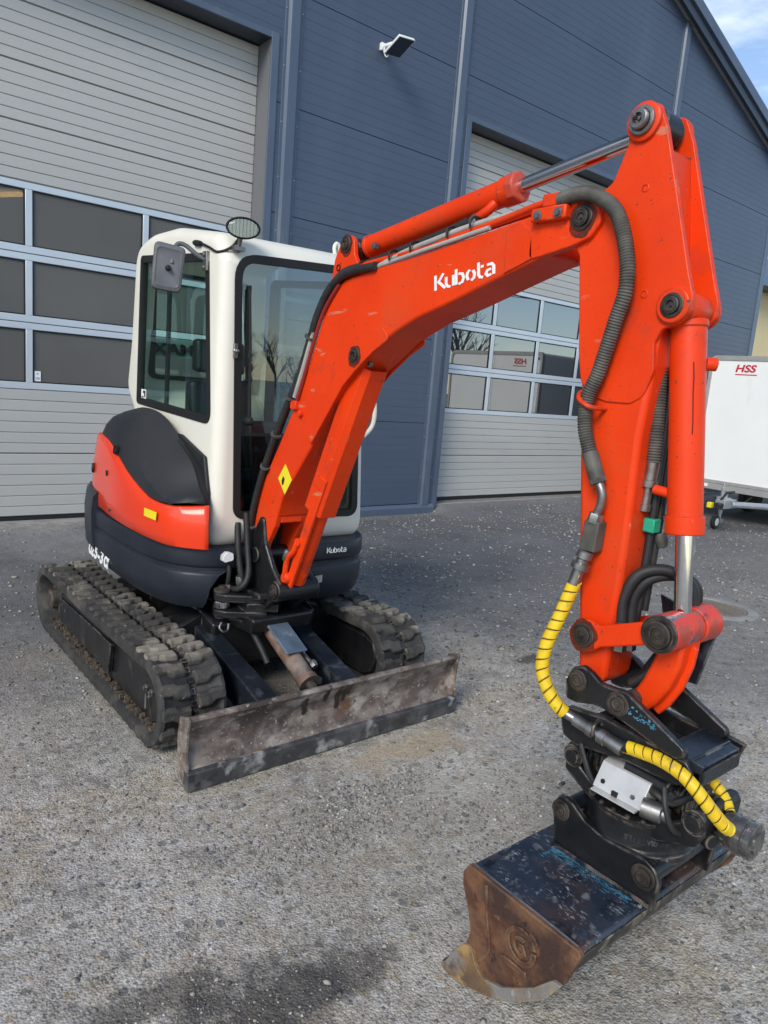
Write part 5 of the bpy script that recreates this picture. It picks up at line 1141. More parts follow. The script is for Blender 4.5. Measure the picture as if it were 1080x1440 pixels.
for y, z_, dy, dz in ((2.745, 1.862, .9, .0), (2.885, 1.592, .0, .0), (2.99, 1.41, 0, 0), (3.075, 1.245, 0, 0), (3.182, .93, 0, 0)): wr.lathe((1.768, y, z_), (0, -.5, .85) if z_ < 1.9 else (0, -.4, .9), [(.026, 0), (.026, .010)], 14)
obj('hose_bands', wr, GREYHOSE, BOOM, kind='stuff')
obj('hose_clamp', B().box((1.765, 2.825, 1.545), (1.80, 2.875, 1.585)).cyl((1.765, 2.80, 1.53), (1.80, 2.80, 1.53), .016, n=12), ORANGE, BOOM, .004)
vb = B()
for k in range(5): vb.tube([(1.83 + .022 * k, 3.12, 1.06), (1.832 + .022 * k, 3.155, .9), (1.832 + .022 * k, 3.18, .70)], .0105, 8, True, 4)
obj('foot_hoses', vb, HOSE, BOOM)

# ---------------------------------------------------------------- boom ram with its guard
r0, r1 = Vector((1.875, 2.918, .662)), Vector((1.875, 2.418, 1.795)); rdv = (r1 - r0).normalized(); rn = Vector((0, -rdv.z, rdv.y)); rn = rn if rn.y < 0 else -rn; xx = Vector((1, 0, 0))
BR = obj('boom_ram', B().cyl(r0 + rdv * .05, r0 + rdv * .66, .044, n=28).cyl(r0 + rdv * .63, r0 + rdv * .67, .050, n=28).lathe(r0 + Vector((-.05, 0, 0)), (1, 0, 0), [(.045, 0), (.05, .006), (.05, .094), (.045, .10)], 24), ORANGE, EX, .003)
obj('ram_rod', B().cyl(r0 + rdv * .66, r1, .024, n=22), CHROME, BR)
def RP(s, x, d): return tuple(r0 + rdv * s + xx * x + rn * d)
gd = B()
prof_g = [(-.064, -.045), (-.064, .040), (-.040, .064), (.040, .064), (.064, .040), (.064, -.020)]
inn_g = [(-.058, -.045), (-.058, .037), (-.037, .058), (.037, .058), (.058, .037), (.058, -.020)]
gd.loft([[RP(s, x, d) for x, d in prof_g] + [RP(s, x, d) for x, d in inn_g[::-1]] for s in (.47, .90, 1.205)])
obj('ram_guard', gd, ORANGE, BR, .002)
obj('guard_flange', B().hexa([RP(.05, -.062, .0), RP(.05, -.048, .0), RP(.05, -.048, .05), RP(.05, -.062, .05), RP(.66, -.066, -.01), RP(.66, -.050, -.01), RP(.66, -.050, .05), RP(.66, -.066, .05)]), ORANGE, BR, .003)
obj('guard_clip', B().hexa([RP(.60, -.068, -.035), RP(.60, -.05, -.035), RP(.60, -.05, .03), RP(.60, -.068, .03), RP(.66, -.068, -.035), RP(.66, -.05, -.035), RP(.66, -.05, .03), RP(.66, -.068, .03)]), ORANGE, BR, .004)
obj('ram_pipe', B().tube([RP(.10, -.075, -.01), RP(.18, -.08, -.02), RP(.24, -.075, .0), RP(.30, -.07, -.005)], .014, 10, True, 5).lathe(RP(.08, -.055, 0), (-1, 0, 0), [(.03, 0), (.03, .02), (.022, .03), (.001, .03)], 14).lathe(RP(.29, -.055, 0), (-1, 0, 0), [(.022, 0), (.022, .02), (.001, .024)], 10), ORANGE, BR)
obj('pipe_fitting', B().lathe(RP(.165, -.085, -.03), tuple(rdv), [(.013, 0), (.016, .01), (.016, .05), (.011, .06)], 8), STEEL, BR)
obj('ram_collar', B().lathe(r0 + Vector((-.112, 0, 0)), (1, 0, 0), [(.04, 0), (.05, .004), (.05, .05), (.04, .056)], 24).lathe(r0 + Vector((.056, 0, 0)), (1, 0, 0), [(.04, 0), (.05, .004), (.05, .05), (.04, .056)], 24), PINM, BR)
obj('rod_eye', B().lathe(r1 + Vector((-.045, 0, 0)), (1, 0, 0), [(.035, 0), (.042, .006), (.042, .084), (.035, .09)], 22).lathe(r1 + Vector((-.055, -.06, -.03)), (-1, 0, 0), [(.012, 0), (.012, .012), (.001, .014)], 6), BLACK, BR)

# ---------------------------------------------------------------- arm
AX0, AX1 = 1.80, 1.95
box_ = [(1.375, 2.10), (1.297, 1.529), (1.206, .903), (1.196, .868), (1.125, .868), (1.110, .90), (1.102, 1.312), (1.108, 1.60), (1.095, 1.80), (1.110, 2.05)]
ARM = obj('arm', B().prism(box_, AX0 + .004, AX1 - .004), ORANGE, EX, .016, 3)
plate = rrect([(1.180, 2.470), (1.218, 2.484), (1.252, 2.466), (1.268, 2.425), (1.262, 2.385), (1.296, 2.292), (1.345, 2.262), (1.400, 2.245), (1.422, 2.20), (1.408, 2.15), (1.380, 2.10), (1.340, 1.82), (1.322, 1.745), (1.285, 1.705), (1.225, 1.690), (1.150, 1.690), (1.112, 1.712), (1.092, 1.785), (1.102, 1.855), (1.085, 1.892), (1.040, 1.905), (1.012, 1.935), (1.010, 1.975), (1.030, 2.03), (1.150, 2.405)], [.02, .02, .02, .02, .02, .03, .02, .02, .02, .02, .02, .05, .05, .05, .04, .03, .04, .05, .03, .02, .02, .02, .02, .02, .02], 4)
for x in (AX0 - .001, AX1 - .017): obj('arm_plate', B().prism(plate, x, x + .018), ORANGE, ARM, .003)
obj('arm_web', B().prism([(1.25, 2.35), (1.28, 2.27), (1.36, 2.10), (1.34, 2.06), (1.262, 2.22), (1.235, 2.33)], AX0 + .018, AX1 - .018), ORANGE, ARM)
obj('arm_top_web', B().prism([(1.15, 2.36), (1.105, 2.06), (1.125, 2.05), (1.17, 2.34)], AX0 + .018, AX1 - .018), ORANGE, ARM)
for c, r in (((1.218, 2.432), .050), ((1.057, 1.951), .046)):
    for x, s_ in ((AX0 - .001, -1), (AX1 + .001, 1)): obj('pin_boss', B().lathe((x, c[0], c[1]), (s_, 0, 0), [(r, 0), (r, .010), (r * .92, .013), (r * .68, .013), (.001, .013)], 30), ORANGE, ARM)
pin('top_pin', (AX0 - .012, 1.218, 2.432), .029, .026, ARM, STEEL); obj('grease_nipple', B().cyl((AX0 - .032, 1.222, 2.434), (AX0 - .055, 1.224, 2.435), .006, n=8), STEEL, ARM)
obj('top_spacer', B().cyl((AX0 + .02, 1.218, 2.432), (AX1 - .02, 1.218, 2.432), .040, n=24), BLACK, ARM)
pin('ram_pin', (AX0 - .012, 1.057, 1.951), .025, .012, ARM); pin('ram_pin', (AX1 + .012, 1.057, 1.951), .033, .012, ARM, PINM, 1)
for c in ((1.19, 2.262), (1.15, 1.985), (1.24, 1.80)): disc('plug_weld', (AX0 - .0005, c[0], c[1]), (-1, 0, 0), .011, ORANGE, ARM)
# corrugated sleeve over the hose down the arm, with its clamp block and couplings
sl_ = [(1.775, 1.455, 2.262), (1.768, 1.40, 2.268), (1.762, 1.334, 2.258), (1.76, 1.25, 2.206), (1.76, 1.202, 2.109), (1.76, 1.183, 2.004), (1.762, 1.204, 1.912), (1.765, 1.238, 1.776), (1.762, 1.264, 1.696), (1.76, 1.257, 1.615), (1.765, 1.23, 1.537)]
obj('grey_sleeve_hose', corr(sl_, .0205, .0078, .0014), GREYHOSE, ARM)
obj('clamp_block', B().box((1.755, 1.415, 2.205), (1.786, 1.545, 2.245)).box((1.765, 1.455, 2.245), (1.80, 1.515, 2.285)), ORANGE, ARM, .006)
bb = B()
for y in (1.44, 1.515): bolt(bb, (1.755, y, 2.222), (-1, 0, 0), .011, .012)
obj('clamp_bolts', bb, STEEL, ARM)
obj('sleeve_ring', B().tube([(1.80, 1.28, 1.72), (1.765, 1.292, 1.71), (1.738, 1.27, 1.690), (1.745, 1.235, 1.672), (1.80, 1.225, 1.672)], .007, 8, True, 6), ORANGE, ARM)
obj('hose_ferrule', B().cyl((1.765, 1.233, 1.545), (1.767, 1.196, 1.468), .0235, n=16).cyl((1.767, 1.199, 1.474), (1.768, 1.193, 1.462), .026, n=6), GREYHOSE, ARM)
obj('steel_pipe', B().tube([(1.768, 1.196, 1.470), (1.770, 1.178, 1.435), (1.772, 1.180, 1.40), (1.773, 1.192, 1.365)], .0125, 10, True, 6).lathe((1.773, 1.188, 1.375), (0, .2, -1), [(.020, 0), (.022, .004), (.022, .028), (.018, .032)], 6), STEEL, ARM)
obj('valve_block', B().hexa([(1.758, 1.172, 1.262), (1.80, 1.172, 1.262), (1.80, 1.222, 1.262), (1.758, 1.222, 1.262), (1.758, 1.168, 1.352), (1.80, 1.168, 1.352), (1.80, 1.218, 1.352), (1.758, 1.218, 1.352)]), GREYHOSE, ARM, .004)
obj('quick_coupling', B().lathe((1.762, 1.20, 1.262), (-.15, .18, -1), [(.020, 0), (.024, .004), (.024, .022), (.018, .026), (.018, .036), (.027, .038), (.027, .056), (.018, .058), (.018, .105)], 16), STEEL, ARM)
# second sleeve between arm and ram
obj('grey_sleeve_hose', corr([(1.875, 1.125, 1.905), (1.875, 1.115, 1.80), (1.872, 1.102, 1.68), (1.87, 1.096, 1.60), (1.87, 1.094, 1.53)], .0195, .0078, .0014), GREYHOSE, ARM)
obj('hose_ferrule', B().lathe((1.87, 1.094, 1.535), (0, .05, -1), [(.020, 0), (.020, .05), (.024, .052), (.024, .07), (.014, .072), (.014, .12), (.018, .122), (.018, .14), (.010, .142)], 12), STEEL, ARM)
obj('arm_pipe', B().tube([(1.90, 1.090, 1.80), (1.895, 1.085, 1.45), (1.885, 1.082, 1.15), (1.88, 1.085, 1.05)], .012, 10, True, 4).tube([(1.93, 1.090, 1.80), (1.925, 1.08, 1.45), (1.91, 1.078, 1.10)], .012, 10, True, 4), HOSE, ARM)
obj('green_clamp', B().box((1.868, 1.062, 1.335), (1.905, 1.098, 1.375)), GREENP, ARM, .004)
obj('pipe_elbow', B().tube([(1.93, 1.065, 1.37), (1.935, 1.045, 1.38), (1.935, 1.03, 1.395)], .016, 10).lathe((1.92, 1.07, 1.33), (0, -.4, -1), [(.018, 0), (.020, .02), (.014, .04), (.001, .042)], 10), GREYHOSE, ARM)

# ---------------------------------------------------------------- bucket ram, links
b0, b1 = Vector((1.875, 1.057, 1.951)), Vector((1.875, .938, 1.095)); bd = (b1 - b0).normalized()
BK = obj('bucket_ram', B().cyl(b0 + bd * .035, b0 + bd * .60, .0465, n=32).cyl(b0 + bd * .555, b0 + bd * .605, .052, n=32).cyl(b0 + bd * .03, b0 + bd * .05, .050, n=32).lathe(b0 + Vector((-.048, 0, 0)), (1, 0, 0), [(.040, 0), (.044, .006), (.044, .09), (.040, .096)], 24), ORANGE, EX, .003)
obj('ram_rod', B().cyl(b0 + bd * .60, b1 - bd * .02, .0235, n=28), CHROME, BK)
obj('ram_port', B().tube([b0 + bd * .50 + Vector((-.01, .03, 0)), b0 + bd * .50 + Vector((-.012, .085, .005))], .014, 10).cyl(b0 + bd * .14 + Vector((.035, -.03, 0)), b0 + bd * .14 + Vector((.055, -.05, 0)), .018, n=12), ORANGE, BK)
sc_b = B().tube([tuple(b0 + bd * s + Vector((-.0335, -.0345 + .001 * math.sin(s * 60), 0))) for s in (.14, .18, .22, .26, .30, .33)], .0013, 5); obj('scratch', sc_b, SEAL, BK)
lk = rrect([(1.215, 1.00), (1.205, 1.055), (1.165, 1.060), (1.120, 1.050), (.965, 1.078), (.925, 1.075), (.92, 1.02), (.955, 1.005), (1.10, .985), (1.15, .965), (1.195, .970)], .02, 3)
lk = rrect([(1.218, 1.005), (1.205, 1.052), (1.168, 1.064), (1.128, 1.056), (.975, 1.118), (.925, 1.130), (.90, 1.105), (.905, 1.075), (.955, 1.058), (1.115, .995), (1.145, .972), (1.190, .970)], .02, 3)
for x in (1.766, 1.962): obj('side_link', B().prism(lk, x, x + .022), ORANGE, EX, .005)
grease((1.766, 1.174, 1.016), .040, 6, EX)
pin('link_pin', (1.764, 1.174, 1.016), .028, .010, EX); pin('link_pin', (1.752, .935, 1.097), .040, .014, EX)
obj('link_boss', B().cyl((1.752, .935, 1.097), (1.838, .935, 1.097), .052, n=30).cyl((1.842, .935, 1.097), (1.908, .935, 1.097), .047, n=30).cyl((1.912, .935, 1.097), (2.0, .935, 1.097), .052, n=30), mat('worn_boss', (.66, .05, .02), (.40, .06, .04), rough=.45, scale=16, lo=.45, hi=.58, layers=[((.15, .15, .17), 20, .54, .62, .4), ((.06, .05, .05), 30, .6, .7, .6)]), EX, .003)
# curved link down to the coupler
hk_o = [(.900, 1.075), (.905, 1.00), (.925, .93), (.955, .875), (.985, .838)]; hk_i = [(1.045, .838), (1.030, .88), (1.005, .93), (.985, .99), (.965, 1.06)]
obj('curved_link', B().prism(hk_o + hk_i, 1.825, 1.925), ORANGE, EX, .010)
obj('curved_link_rib', B().prism([(.985, .84), (.955, .878), (.928, .932), (.908, 1.0), (.903, 1.06), (.885, 1.05), (.890, .995), (.908, .925), (.935, .868), (.965, .828)], 1.868, 1.884), ORANGE, EX, .003)
obj('rear_guard_plate', B().hexa([(2.02, .942, .895), (2.03, .942, .895), (2.03, 1.03, .895), (2.02, 1.03, .895), (2.02, .905, 1.085), (2.03, .905, 1.085), (2.03, 1.095, 1.13), (2.02, 1.095, 1.13)]), BLUEBLACK, EX, .002)
# hose loops by the links
hz = B().tube([(1.83, 1.095, 1.06), (1.83, 1.10, 1.14), (1.85, 1.075, 1.215), (1.90, 1.02, 1.235), (1.94, .965, 1.20), (1.95, .955, 1.12), (1.94, .99, 1.02), (1.92, 1.03, .93), (1.90, 1.08, .87)], .0165, 12, True, 7)
HZ = obj('loop_hose', hz, HOSE, EX)
obj('loop_hose', B().tube([(1.86, 1.085, 1.06), (1.862, 1.088, 1.14), (1.88, 1.06, 1.20), (1.93, 1.01, 1.22), (1.98, .97, 1.19), (2.0, .98, 1.1), (1.96, 1.02, 1.0), (1.93, 1.06, .90)], .0165, 12, True, 7), HOSE, EX)
obj('hose_fittings', B().cyl((1.83, 1.095, 1.0), (1.83, 1.096, 1.07), .019, n=14).cyl((1.865, 1.085, 1.0), (1.865, 1.086, 1.07), .019, n=14).cyl((1.83, 1.095, .985), (1.83, 1.095, 1.003), .022, n=6).cyl((1.865, 1.085, .985), (1.865, 1.085, 1.003), .022, n=6), STEEL, HZ)
obj('pale_wire', B().tube([(1.95, 1.0, 1.38), (1.955, .985, 1.30), (1.95, 1.0, 1.25), (1.93, 1.02, 1.225)], .008, 8, True, 6), GP, HZ)

# ---------------------------------------------------------------- tiltrotator
TRX = 1.872
TT = obj('tiltrotator_frame', B().box((1.772, .84, .700), (1.968, 1.18, .722)).box((1.772, 1.06, .722), (1.968, 1.10, .80)), BLACK, EX, .005)
cp = rrect([(1.200, .870), (1.182, .915), (1.150, .932), (1.118, .922), (1.085, .902), (1.040, .904), (1.000, .908), (.968, .893), (.888, .854), (.817, .820), (.812, .800), (.835, .786), (.870, .788), (.961, .812), (1.061, .832), (1.10, .831), (1.157, .814), (1.192, .815)], [.02] * 10 + [.012] * 8, 3)
for x in (1.745, 1.973): obj('coupler_plate', B().prism(cp, x, x + .022), BLACK, TT, .004)
pin('coupler_pin', (1.744, 1.158, .884), .024, .008, TT); pin('coupler_pin', (1.744, 1.020, .866), .026, .008, TT)
for c_, r_ in (((1.158, .884), .024), ((1.020, .866), .026)): obj('coupler_shaft', B().cyl((1.767, *c_), (1.973, *c_), r_, n=18), PINM, TT)
lf = rrect([(1.186, .792), (1.064, .806), (.95, .800), (.884, .796), (.810, .790), (.790, .768), (.805, .725), (.83, .715), (.976, .712), (1.138, .684), (1.189, .698), (1.204, .745)], .015, 3)
for x in (1.750, 1.972): obj('frame_side', B().prism(lf, x, x + .020), BLACK, TT, .004)
obj('front_beam', B().hexa([(1.772, .775, .762), (1.972, .775, .762), (1.972, .88, .775), (1.772, .88, .775), (1.772, .772, .788), (1.972, .772, .788), (1.972, .88, .802), (1.772, .88, .802)]).hexa([(1.772, .768, .735), (1.972, .768, .735), (1.972, .782, .735), (1.772, .782, .735), (1.772, .768, .780), (1.972, .768, .780), (1.972, .782, .761), (1.772, .782, .761)]).box((1.772, .80, .789), (1.972, .806, .797)), BLUEBLACK, TT, .003)
obj('beam_gusset', B().prism([(.768, .792), (.880, .806), (.99, .722), (.96, .690), (.90, .700), (.785, .735)], 1.992, 2.006), BLACK, TT, .003)
obj('beam_gusset', B().prism([(.785, .760), (.86, .770), (.86, .70), (.84, .70)], 1.955, 1.972), BLACK, TT, .003)
obj('inner_tray', B().hexa([(1.80, .88, .73), (1.965, .88, .73), (1.965, 1.04, .76), (1.80, 1.04, .76), (1.80, .88, .745), (1.965, .88, .745), (1.965, 1.04, .775), (1.80, 1.04, .775)]), BLUEBLACK, TT, .004)
fo = B()
for k in range(46):
    r_ = random.Random(k + 40); y = r_.uniform(.90, 1.0); z_ = .842 + (y - .90) * .32 + r_.uniform(-.016, .010); s_ = r_.uniform(.0018, .006)
    fo.add([(1.7445, y + s_ * math.cos(a) * r_.uniform(.5, 1.4), z_ + s_ * .7 * math.sin(a) * r_.uniform(.5, 1.4)) for a in [k2 * 1.047 for k2 in range(6)]], [tuple(range(6))])
obj('paint_remnant', fo, TEAL, TT, kind='stuff', flip=False)
# tilt axle with its bearing stacks
def stack(name, y0, d, n): 
    pr = [(.0, 0)]; s = 0
    for k in range(n): pr += [(.046, s), (.050, s + .004), (.050, s + .016), (.046, s + .019), (.040, s + .020), (.040, s + .024)]; s += .024
    pr += [(.03, s), (.001, s)]
    return obj(name, B().lathe((TRX - .01, y0, .632), (0, d, 0), pr, 28), BLACK, TT)
stack('rear_bearing', 1.165, -1, 4); stack('front_bearing', .765, 1, 4)
obj('tilt_cylinder', B().cyl((TRX + .03, .82, .63), (TRX + .03, 1.12, .63), .062, n=28).box((TRX - .05, .86, .66), (TRX + .09, 1.08, .70)), BLACK, TT, .004)
yk = rrect([(1.185, .665), (1.186, .582), (1.095, .535), (1.06, .522), (.87, .515), (.765, .560), (.745, .600), (.742, .650), (.755, .672), (.780, .668), (.792, .625), (.86, .585), (1.09, .585), (1.135, .612), (1.150, .668), (1.168, .680)], [.015] * 16, 3)
YK = obj('rotor_yoke', B().prism(yk, TRX - .095, TRX + .095), BLACK, EX, .006)
RC = (1.888, .985)
RO = obj('rotor_ring', B().lathe((RC[0], RC[1], .440), (0, 0, 1), [(.10, 0), (.150, 0), (.158, .006), (.160, .028), (.152, .034), (.150, .040), (.150, .105), (.156, .110), (.156, .122), (.140, .126), (.05, .126)], 56), BLACK, YK)
# embossed maker lettering round the ring
for k, ch in enumerate('STEELWRIST TILT'):
    if ch == ' ': continue
    a = R(196 + k * 4.6); p = Vector((RC[0] + math.cos(a) * .1502, RC[1] + math.sin(a) * .1502, .498)); text('embossed_letter', ch, .022, SKIRT, YK, p, (-math.sin(a), math.cos(a), 0), (0, 0, 1), depth=.0012, bold=.0006)
rb = B()
for k in range(22):
    a = 2 * math.pi * k / 22; bolt(rb, (RC[0] + math.cos(a) * .148, RC[1] + math.sin(a) * .148, .562), (0, 0, 1), .006, .006)
obj('ring_bolts', rb, PINM, YK, kind='stuff')
obj('yoke_lug', B().lathe((TRX - .098, .772, .632), (-1, 0, 0), [(.034, 0), (.034, .008), (.024, .010), (.024, .018), (.001, .02)], 20), BLACK, YK)
obj('yoke_lug', B().lathe((TRX - .098, 1.155, .640), (-1, 0, 0), [(.034, 0), (.034, .008), (.024, .010), (.024, .018), (.001, .02)], 20), BLACK, YK)
for fl_ in ([(1.745, 1.12, .70), (1.735, 1.09, .66), (1.74, 1.07, .62), (1.765, 1.05, .58)], [(1.76, .86, .69), (1.742, .84, .65), (1.748, .82, .60), (1.78, .81, .575)]): obj('feed_line', B().tube(fl_, .008, 8, True, 6), HOSE, YK)
# aluminium hose cover, coupling bodies
cvp = [(1.862, .712), (1.764, .676), (1.732, .606), (1.737, .606), (1.769, .671), (1.862, .706)]
CV = obj('hose_cover', B().loft([[(x, y - (x - 1.73) * .12, z_) for x, z_ in cvp] for y in (1.056, .905)]), ALU, TT, .0015, smooth=False)
for y in (1.053, .905): obj('cover_end', B().prism([(1.860, .706), (1.768, .671), (1.737, .612), (1.80, .612), (1.862, .66)], y - .003, y, 'y'), ALU, CV, smooth=False)
obj('cover_foot', B().hexa([(1.716, 1.05, .600), (1.737, 1.05, .600), (1.737, .91, .600), (1.716, .91, .600), (1.716, 1.05, .6055), (1.737, 1.05, .6055), (1.737, .91, .6055), (1.716, .91, .6055)]), ALU, CV)
for y in (1.03, .935):
    bb = B(); bolt(bb, (1.741, y, .628), (-1, 0, .45), .005, .005); obj('cover_bolt', bb, BLACK, CV)
obj('cover_slot', B().box((1.730, .976, .607), (1.740, .994, .620)), SEAL, CV)
obj('coupling_body', B().lathe((1.745, .905, .615), (.3, -1, 0), [(.001, 0), (.028, 0), (.028, .05), (.024, .054), (.020, .054), (.020, .07), (.001, .07)], 22), STEEL, TT)
hh = B()
for k in range(5): hh.tube([(1.79 + .015 * k, .93, .65 + .008 * k), (1.765 + .015 * k, .885, .66 + .006 * (k % 3)), (1.78 + .014 * k, .845, .645), (1.83 + .01 * k, .82, .66)], .010, 8, True, 5)
obj('valve_hoses', hh, HOSE, TT); obj('cross_shaft', B().cyl((1.80, .99, .68), (1.80, .86, .67), .03, n=18), BLACK, TT)
# rotary union sticking out in front
obj('rotary_union', B().lathe((TRX + .005, .752, .602), (0, -1, 0), [(.03, -.03), (.03, .012), (.046, .014), (.050, .02), (.050, .040), (.046, .043), (.046, .048), (.051, .050), (.051, .070), (.046, .073), (.046, .078), (.050, .080), (.050, .094), (.044, .098), (.030, .098), (.030, .103), (.012, .103), (.001, .103)], 30), mat('greasy_steel', (.09, .088, .085), (.22, .21, .20), rough=.25, scale=22, metal=.6, layers=[((.5, .47, .40), 42, .60, .68, .4)]), EX)
obj('grease_line', B().lathe((TRX - .055, .765, .585), (-.4, -1, 0), [(.02, 0), (.024, .01), (.02, .035), (.001, .036)], 14), BLACK, TT)
# yellow guarded hose: arm coupling - loop - frame - rotary union
yp1 = [(1.756, 1.211, 1.195), (1.748, 1.222, 1.145), (1.725, 1.235, 1.06), (1.700, 1.250, .975), (1.690, 1.250, .905), (1.690, 1.225, .850), (1.700, 1.190, .805), (1.715, 1.170, .785)]
YH1 = obj('guarded_hose', B().tube(yp1, .0165, 12, True, 8), HOSE, EX); obj('spiral_guard', spiral(yp1, .0175), YELLOW, YH1, flip=False)
cpn = [(1.715, 1.170, .785), (1.728, 1.120, .772), (1.732, 1.06, .765), (1.736, .99, .758)]
obj('hose_coupling', B().tube(cpn, .014, 12, True, 5).lathe((1.722, 1.135, .775), (.04, -.98, -.14), [(.018, 0), (.018, .045), (.021, .047), (.021, .065), (.015, .067), (.015, .082), (.022, .084), (.022, .105), (.019, .107), (.019, .16)], 10), STEEL, YH1)
obj('hose_hook', B().tube([(1.752, 1.065, .785), (1.735, 1.065, .80), (1.712, 1.065, .785), (1.712, 1.062, .755), (1.735, 1.06, .742)], .006, 8, True, 6), BLACK, YH1)
yp2 = [(1.737, .985, .760), (1.735, .93, .768), (1.735, .87, .772), (1.736, .81, .762), (1.740, .765, .735), (1.752, .730, .700), (1.775, .705, .665), (1.80, .698, .645)]
YH2 = obj('guarded_hose', B().tube(yp2, .0145, 12, True, 8), HOSE, EX); obj('spiral_guard', spiral(yp2, .0155, .026), YELLOW, YH2, flip=False)
yp3 = [(1.915, .86, .715), (1.910, .80, .690), (1.900, .76, .665), (1.88, .735, .645)]
YH3 = obj('guarded_hose', B().tube(yp3, .0115, 12, True, 8), HOSE, EX); obj('spiral_guard', spiral(yp3, .0125, .022), YELLOW, YH3, flip=False)

# ---------------------------------------------------------------- bucket
QX0, QX1 = 1.435, 2.31
outer = [(1.222, .362), (.852, .356), (.845, .346), (.854, .312), (.895, .240), (.950, .170), (1.02, .112), (1.08, .075), (1.16, .038), (1.262, .006)]
inner = [(1.262, .018), (1.165, .052), (1.088, .088), (1.03, .124), (.962, .180), (.908, .248), (.868, .318), (.862, .342), (1.222, .348)]
BACKLIP = True
BU = obj('bucket', B().prism(outer + inner, QX0 + .012, QX1 - .012), BKTTOP, EX, .003)
obj('bucket_lip', B().prism([(1.15, .030), (1.262, -.002), (1.290, .004), (1.262, .020), (1.15, .052)], QX0 - .004, QX1 + .004), BKTLIP, BU, .003)
sp_ = rrect([(1.222, .366), (.846, .361), (.838, .348), (.872, .245), (.94, .158), (1.02, .098), (1.12, .045), (1.262, .002), (1.285, .010), (1.235, .070), (1.202, .120), (1.190, .170), (1.205, .225), (1.238, .300), (1.240, .335)], [.003, .002, .003, .04, .06, .06, .08, .01, .01, .03, .04, .05, .06, .04, .02], 4)
for x in (QX0 - .004, QX1 - .014): obj('side_plate', B().prism(sp_, x, x + .018), BKTSIDE, BU, .003)
wl = rrect([(1.196, .135), (1.228, .095), (1.262, .030), (1.282, .004), (1.255, -.004), (1.184, .006), (1.084, .044), (.997, .098), (.917, .170), (.872, .246), (.900, .243), (.955, .178), (1.055, .100), (1.120, .080), (1.150, .100), (1.165, .130)], [.02, .03, .02, .006, .01, .03, .05, .05, .04, .004, .02, .05, .05, .03, .03, .02], 4)
obj('wear_lip', B().prism(wl, QX0 - .016, QX0 - .0035), BKTLIP, BU, .004)
rib = B().tube([(QX0 - .004, 1.150, .348), (QX0 - .004, 1.140, .28), (QX0 - .004, 1.120, .20), (QX0 - .004, 1.118, .16), (QX0 - .004, 1.15, .105)], .0055, 6, True, 6); obj('weld_bead', rib, BKTSIDE, BU)
# raised round emblem on the side plate
eb = B(); ex = QX0 - .005
def arc(cy, cz, r, a0, a1, w0, w1, n=26, h=.006):
    lo, hi = [], []
    for i in range(n + 1):
        a = R(a0 + (a1 - a0) * i / n); w_ = (w0 + (w1 - w0) * i / n) / 2
        lo.append((cy - math.cos(a) * (r - w_), cz + math.sin(a) * (r - w_))); hi.append((cy - math.cos(a) * (r + w_), cz + math.sin(a) * (r + w_)))
    return [[(ex, a[0], a[1]), (ex, b2[0], b2[1]), (ex - h, b2[0], b2[1]), (ex - h, a[0], a[1])] for a, b2 in zip(lo, hi)]
eb.loft(arc(1.012, .256, .045, 20, 372, .016, .016, 40))
eb.loft(arc(1.012, .256, .022, 60, 330, .012, .008, 26))
eb.prism([(.985, .318), (.958, .300), (.962, .286), (.992, .302)], ex - .006, ex).prism([(1.072, .188), (1.058, .196), (.985, .196), (.980, .182), (1.064, .174)], ex - .006, ex).prism([(1.020, .262), (1.004, .264), (.988, .240), (1.0, .236)], ex - .005, ex)
obj('emblem', eb, BKTSIDE, BU, .0015)
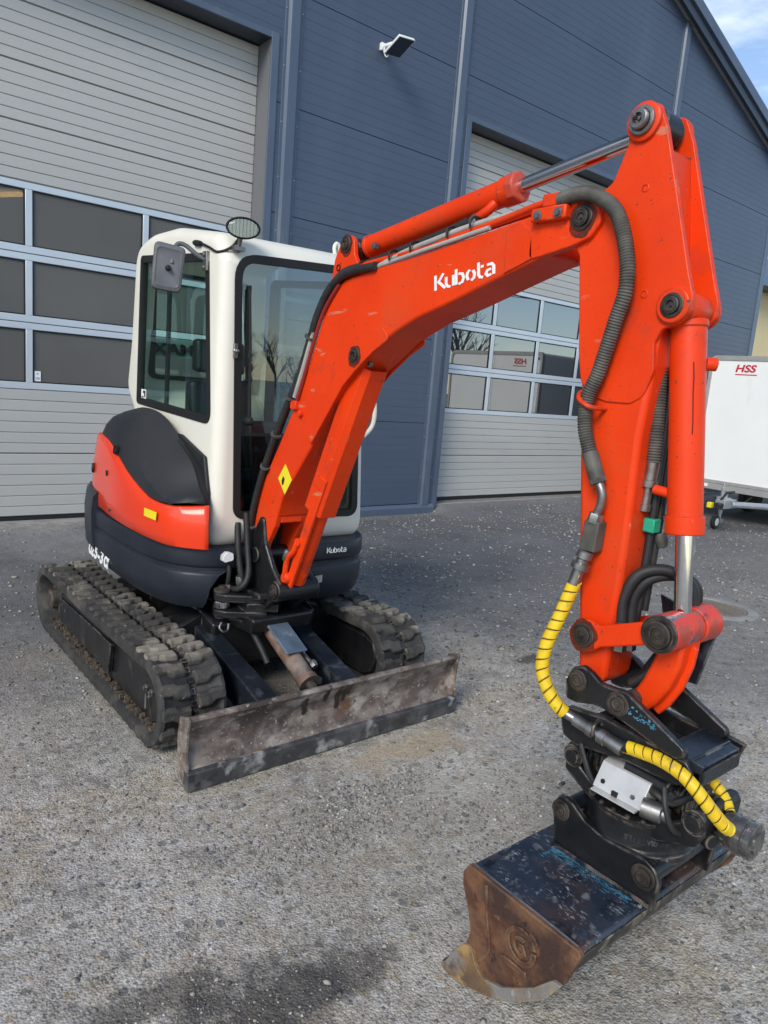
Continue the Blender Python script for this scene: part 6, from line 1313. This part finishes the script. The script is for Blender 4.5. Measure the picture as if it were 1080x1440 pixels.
# ears and the hitch between them
ear = rrect([(1.176, .478), (1.166, .508), (1.142, .524), (1.112, .520), (1.062, .488), (.996, .474), (.930, .478), (.867, .484), (.832, .470), (.818, .436), (.828, .350), (1.158, .350), (1.162, .412)], [.02, .02, .02, .03, .06, .06, .06, .03, .03, .03, .004, .004, .03], 4)
for x in (1.728, 2.030): obj('ear_plate', B().prism(ear, x, x + .020), BLACK, BU, .003)
pin('ear_pin', (1.726, 1.143, .482), .024, .008, BU); pin('ear_pin', (1.726, .862, .436), .027, .009, BU)
for c_, r_ in (((1.143, .482), .024), ((.862, .436), .027)): obj('ear_shaft', B().cyl((1.75, *c_), (2.03, *c_), r_, n=18), BLUEBLACK, BU)
obj('weld_bead', B().tube([(1.724, .832, .364), (1.722, 1.155, .366)], .006, 6), BLACK, BU)
hit = rrect([(1.175, .455), (1.165, .435), (1.02, .405), (.90, .400), (.84, .420), (.845, .460), (.90, .470), (1.02, .445), (1.12, .475), (1.17, .50)], .015, 3)
for x in (1.765, 1.995): obj('hitch_plate', B().prism(hit, x, x + .020), BLACK, TT, .003)
obj('hitch_body', B().hexa([(1.785, .87, .405), (1.995, .87, .405), (1.995, 1.15, .405), (1.785, 1.15, .405), (1.80, .88, .450), (1.98, .88, .450), (1.98, 1.14, .452), (1.80, 1.14, .452)]), BLACK, TT, .006)
bb = B()
for x in (1.80, 1.84): bb.tube([(x, .86, .462), (x, .84, .47)], .006, 8)
bb.cyl((1.755, 1.165, .55), (1.735, 1.165, .55), .006, n=8).cyl((1.755, 1.16, .51), (1.735, 1.16, .51), .006, n=8)
obj('studs', bb, STEEL, TT)
# scraped remnants of teal paint on the back sheet along the ear
r = random.Random(12); b = B()
for k in range(420):
    t = r.random() ** 1.5; y = 1.14 - t * .26; x = 1.718 - abs(r.gauss(0, .010 + .022 * (1 - t))); s_ = r.uniform(.0006, .0028); e = r.uniform(1.2, 5.0)
    zz = .3632 - (1.222 - y) * .0162
    b.add([(x + s_ * .5 * math.cos(a) * r.uniform(.5, 1.3), y + s_ * e * math.sin(a) * r.uniform(.5, 1.3), zz) for a in [q_ * 1.047 for q_ in range(6)]], [tuple(range(6))])
obj('paint_remnant', b, TEAL, BU, kind='stuff', flip=False)

MUD = mat('muddy_back_strip', (.045, .040, .036), (.16, .135, .10), rough=.7, scale=13, lo=.45, hi=.6, bump=.2, stretch=(1, .4, .4), layers=[((.015, .015, .016), 8, .5, .62, .4, (1.6, 1, 1)), ((.30, .26, .19), 18, .6, .7, .8)])
obj('back_strip', B().prism([(.8445, .344), (.8525, .311), (.8935, .239), (.940, .1795), (.936, .1765), (.889, .237), (.848, .310), (.841, .342)], QX0 + .016, QX1 - .016), MUD, BU, .0015)

obj('weld_bead', B().tube([(QX0 + .012, 1.215, .364), (QX0 + .010, 1.10, .3625), (QX0 + .012, .98, .361), (QX0 + .010, .855, .359)], .0045, 6), STEEL, BU)
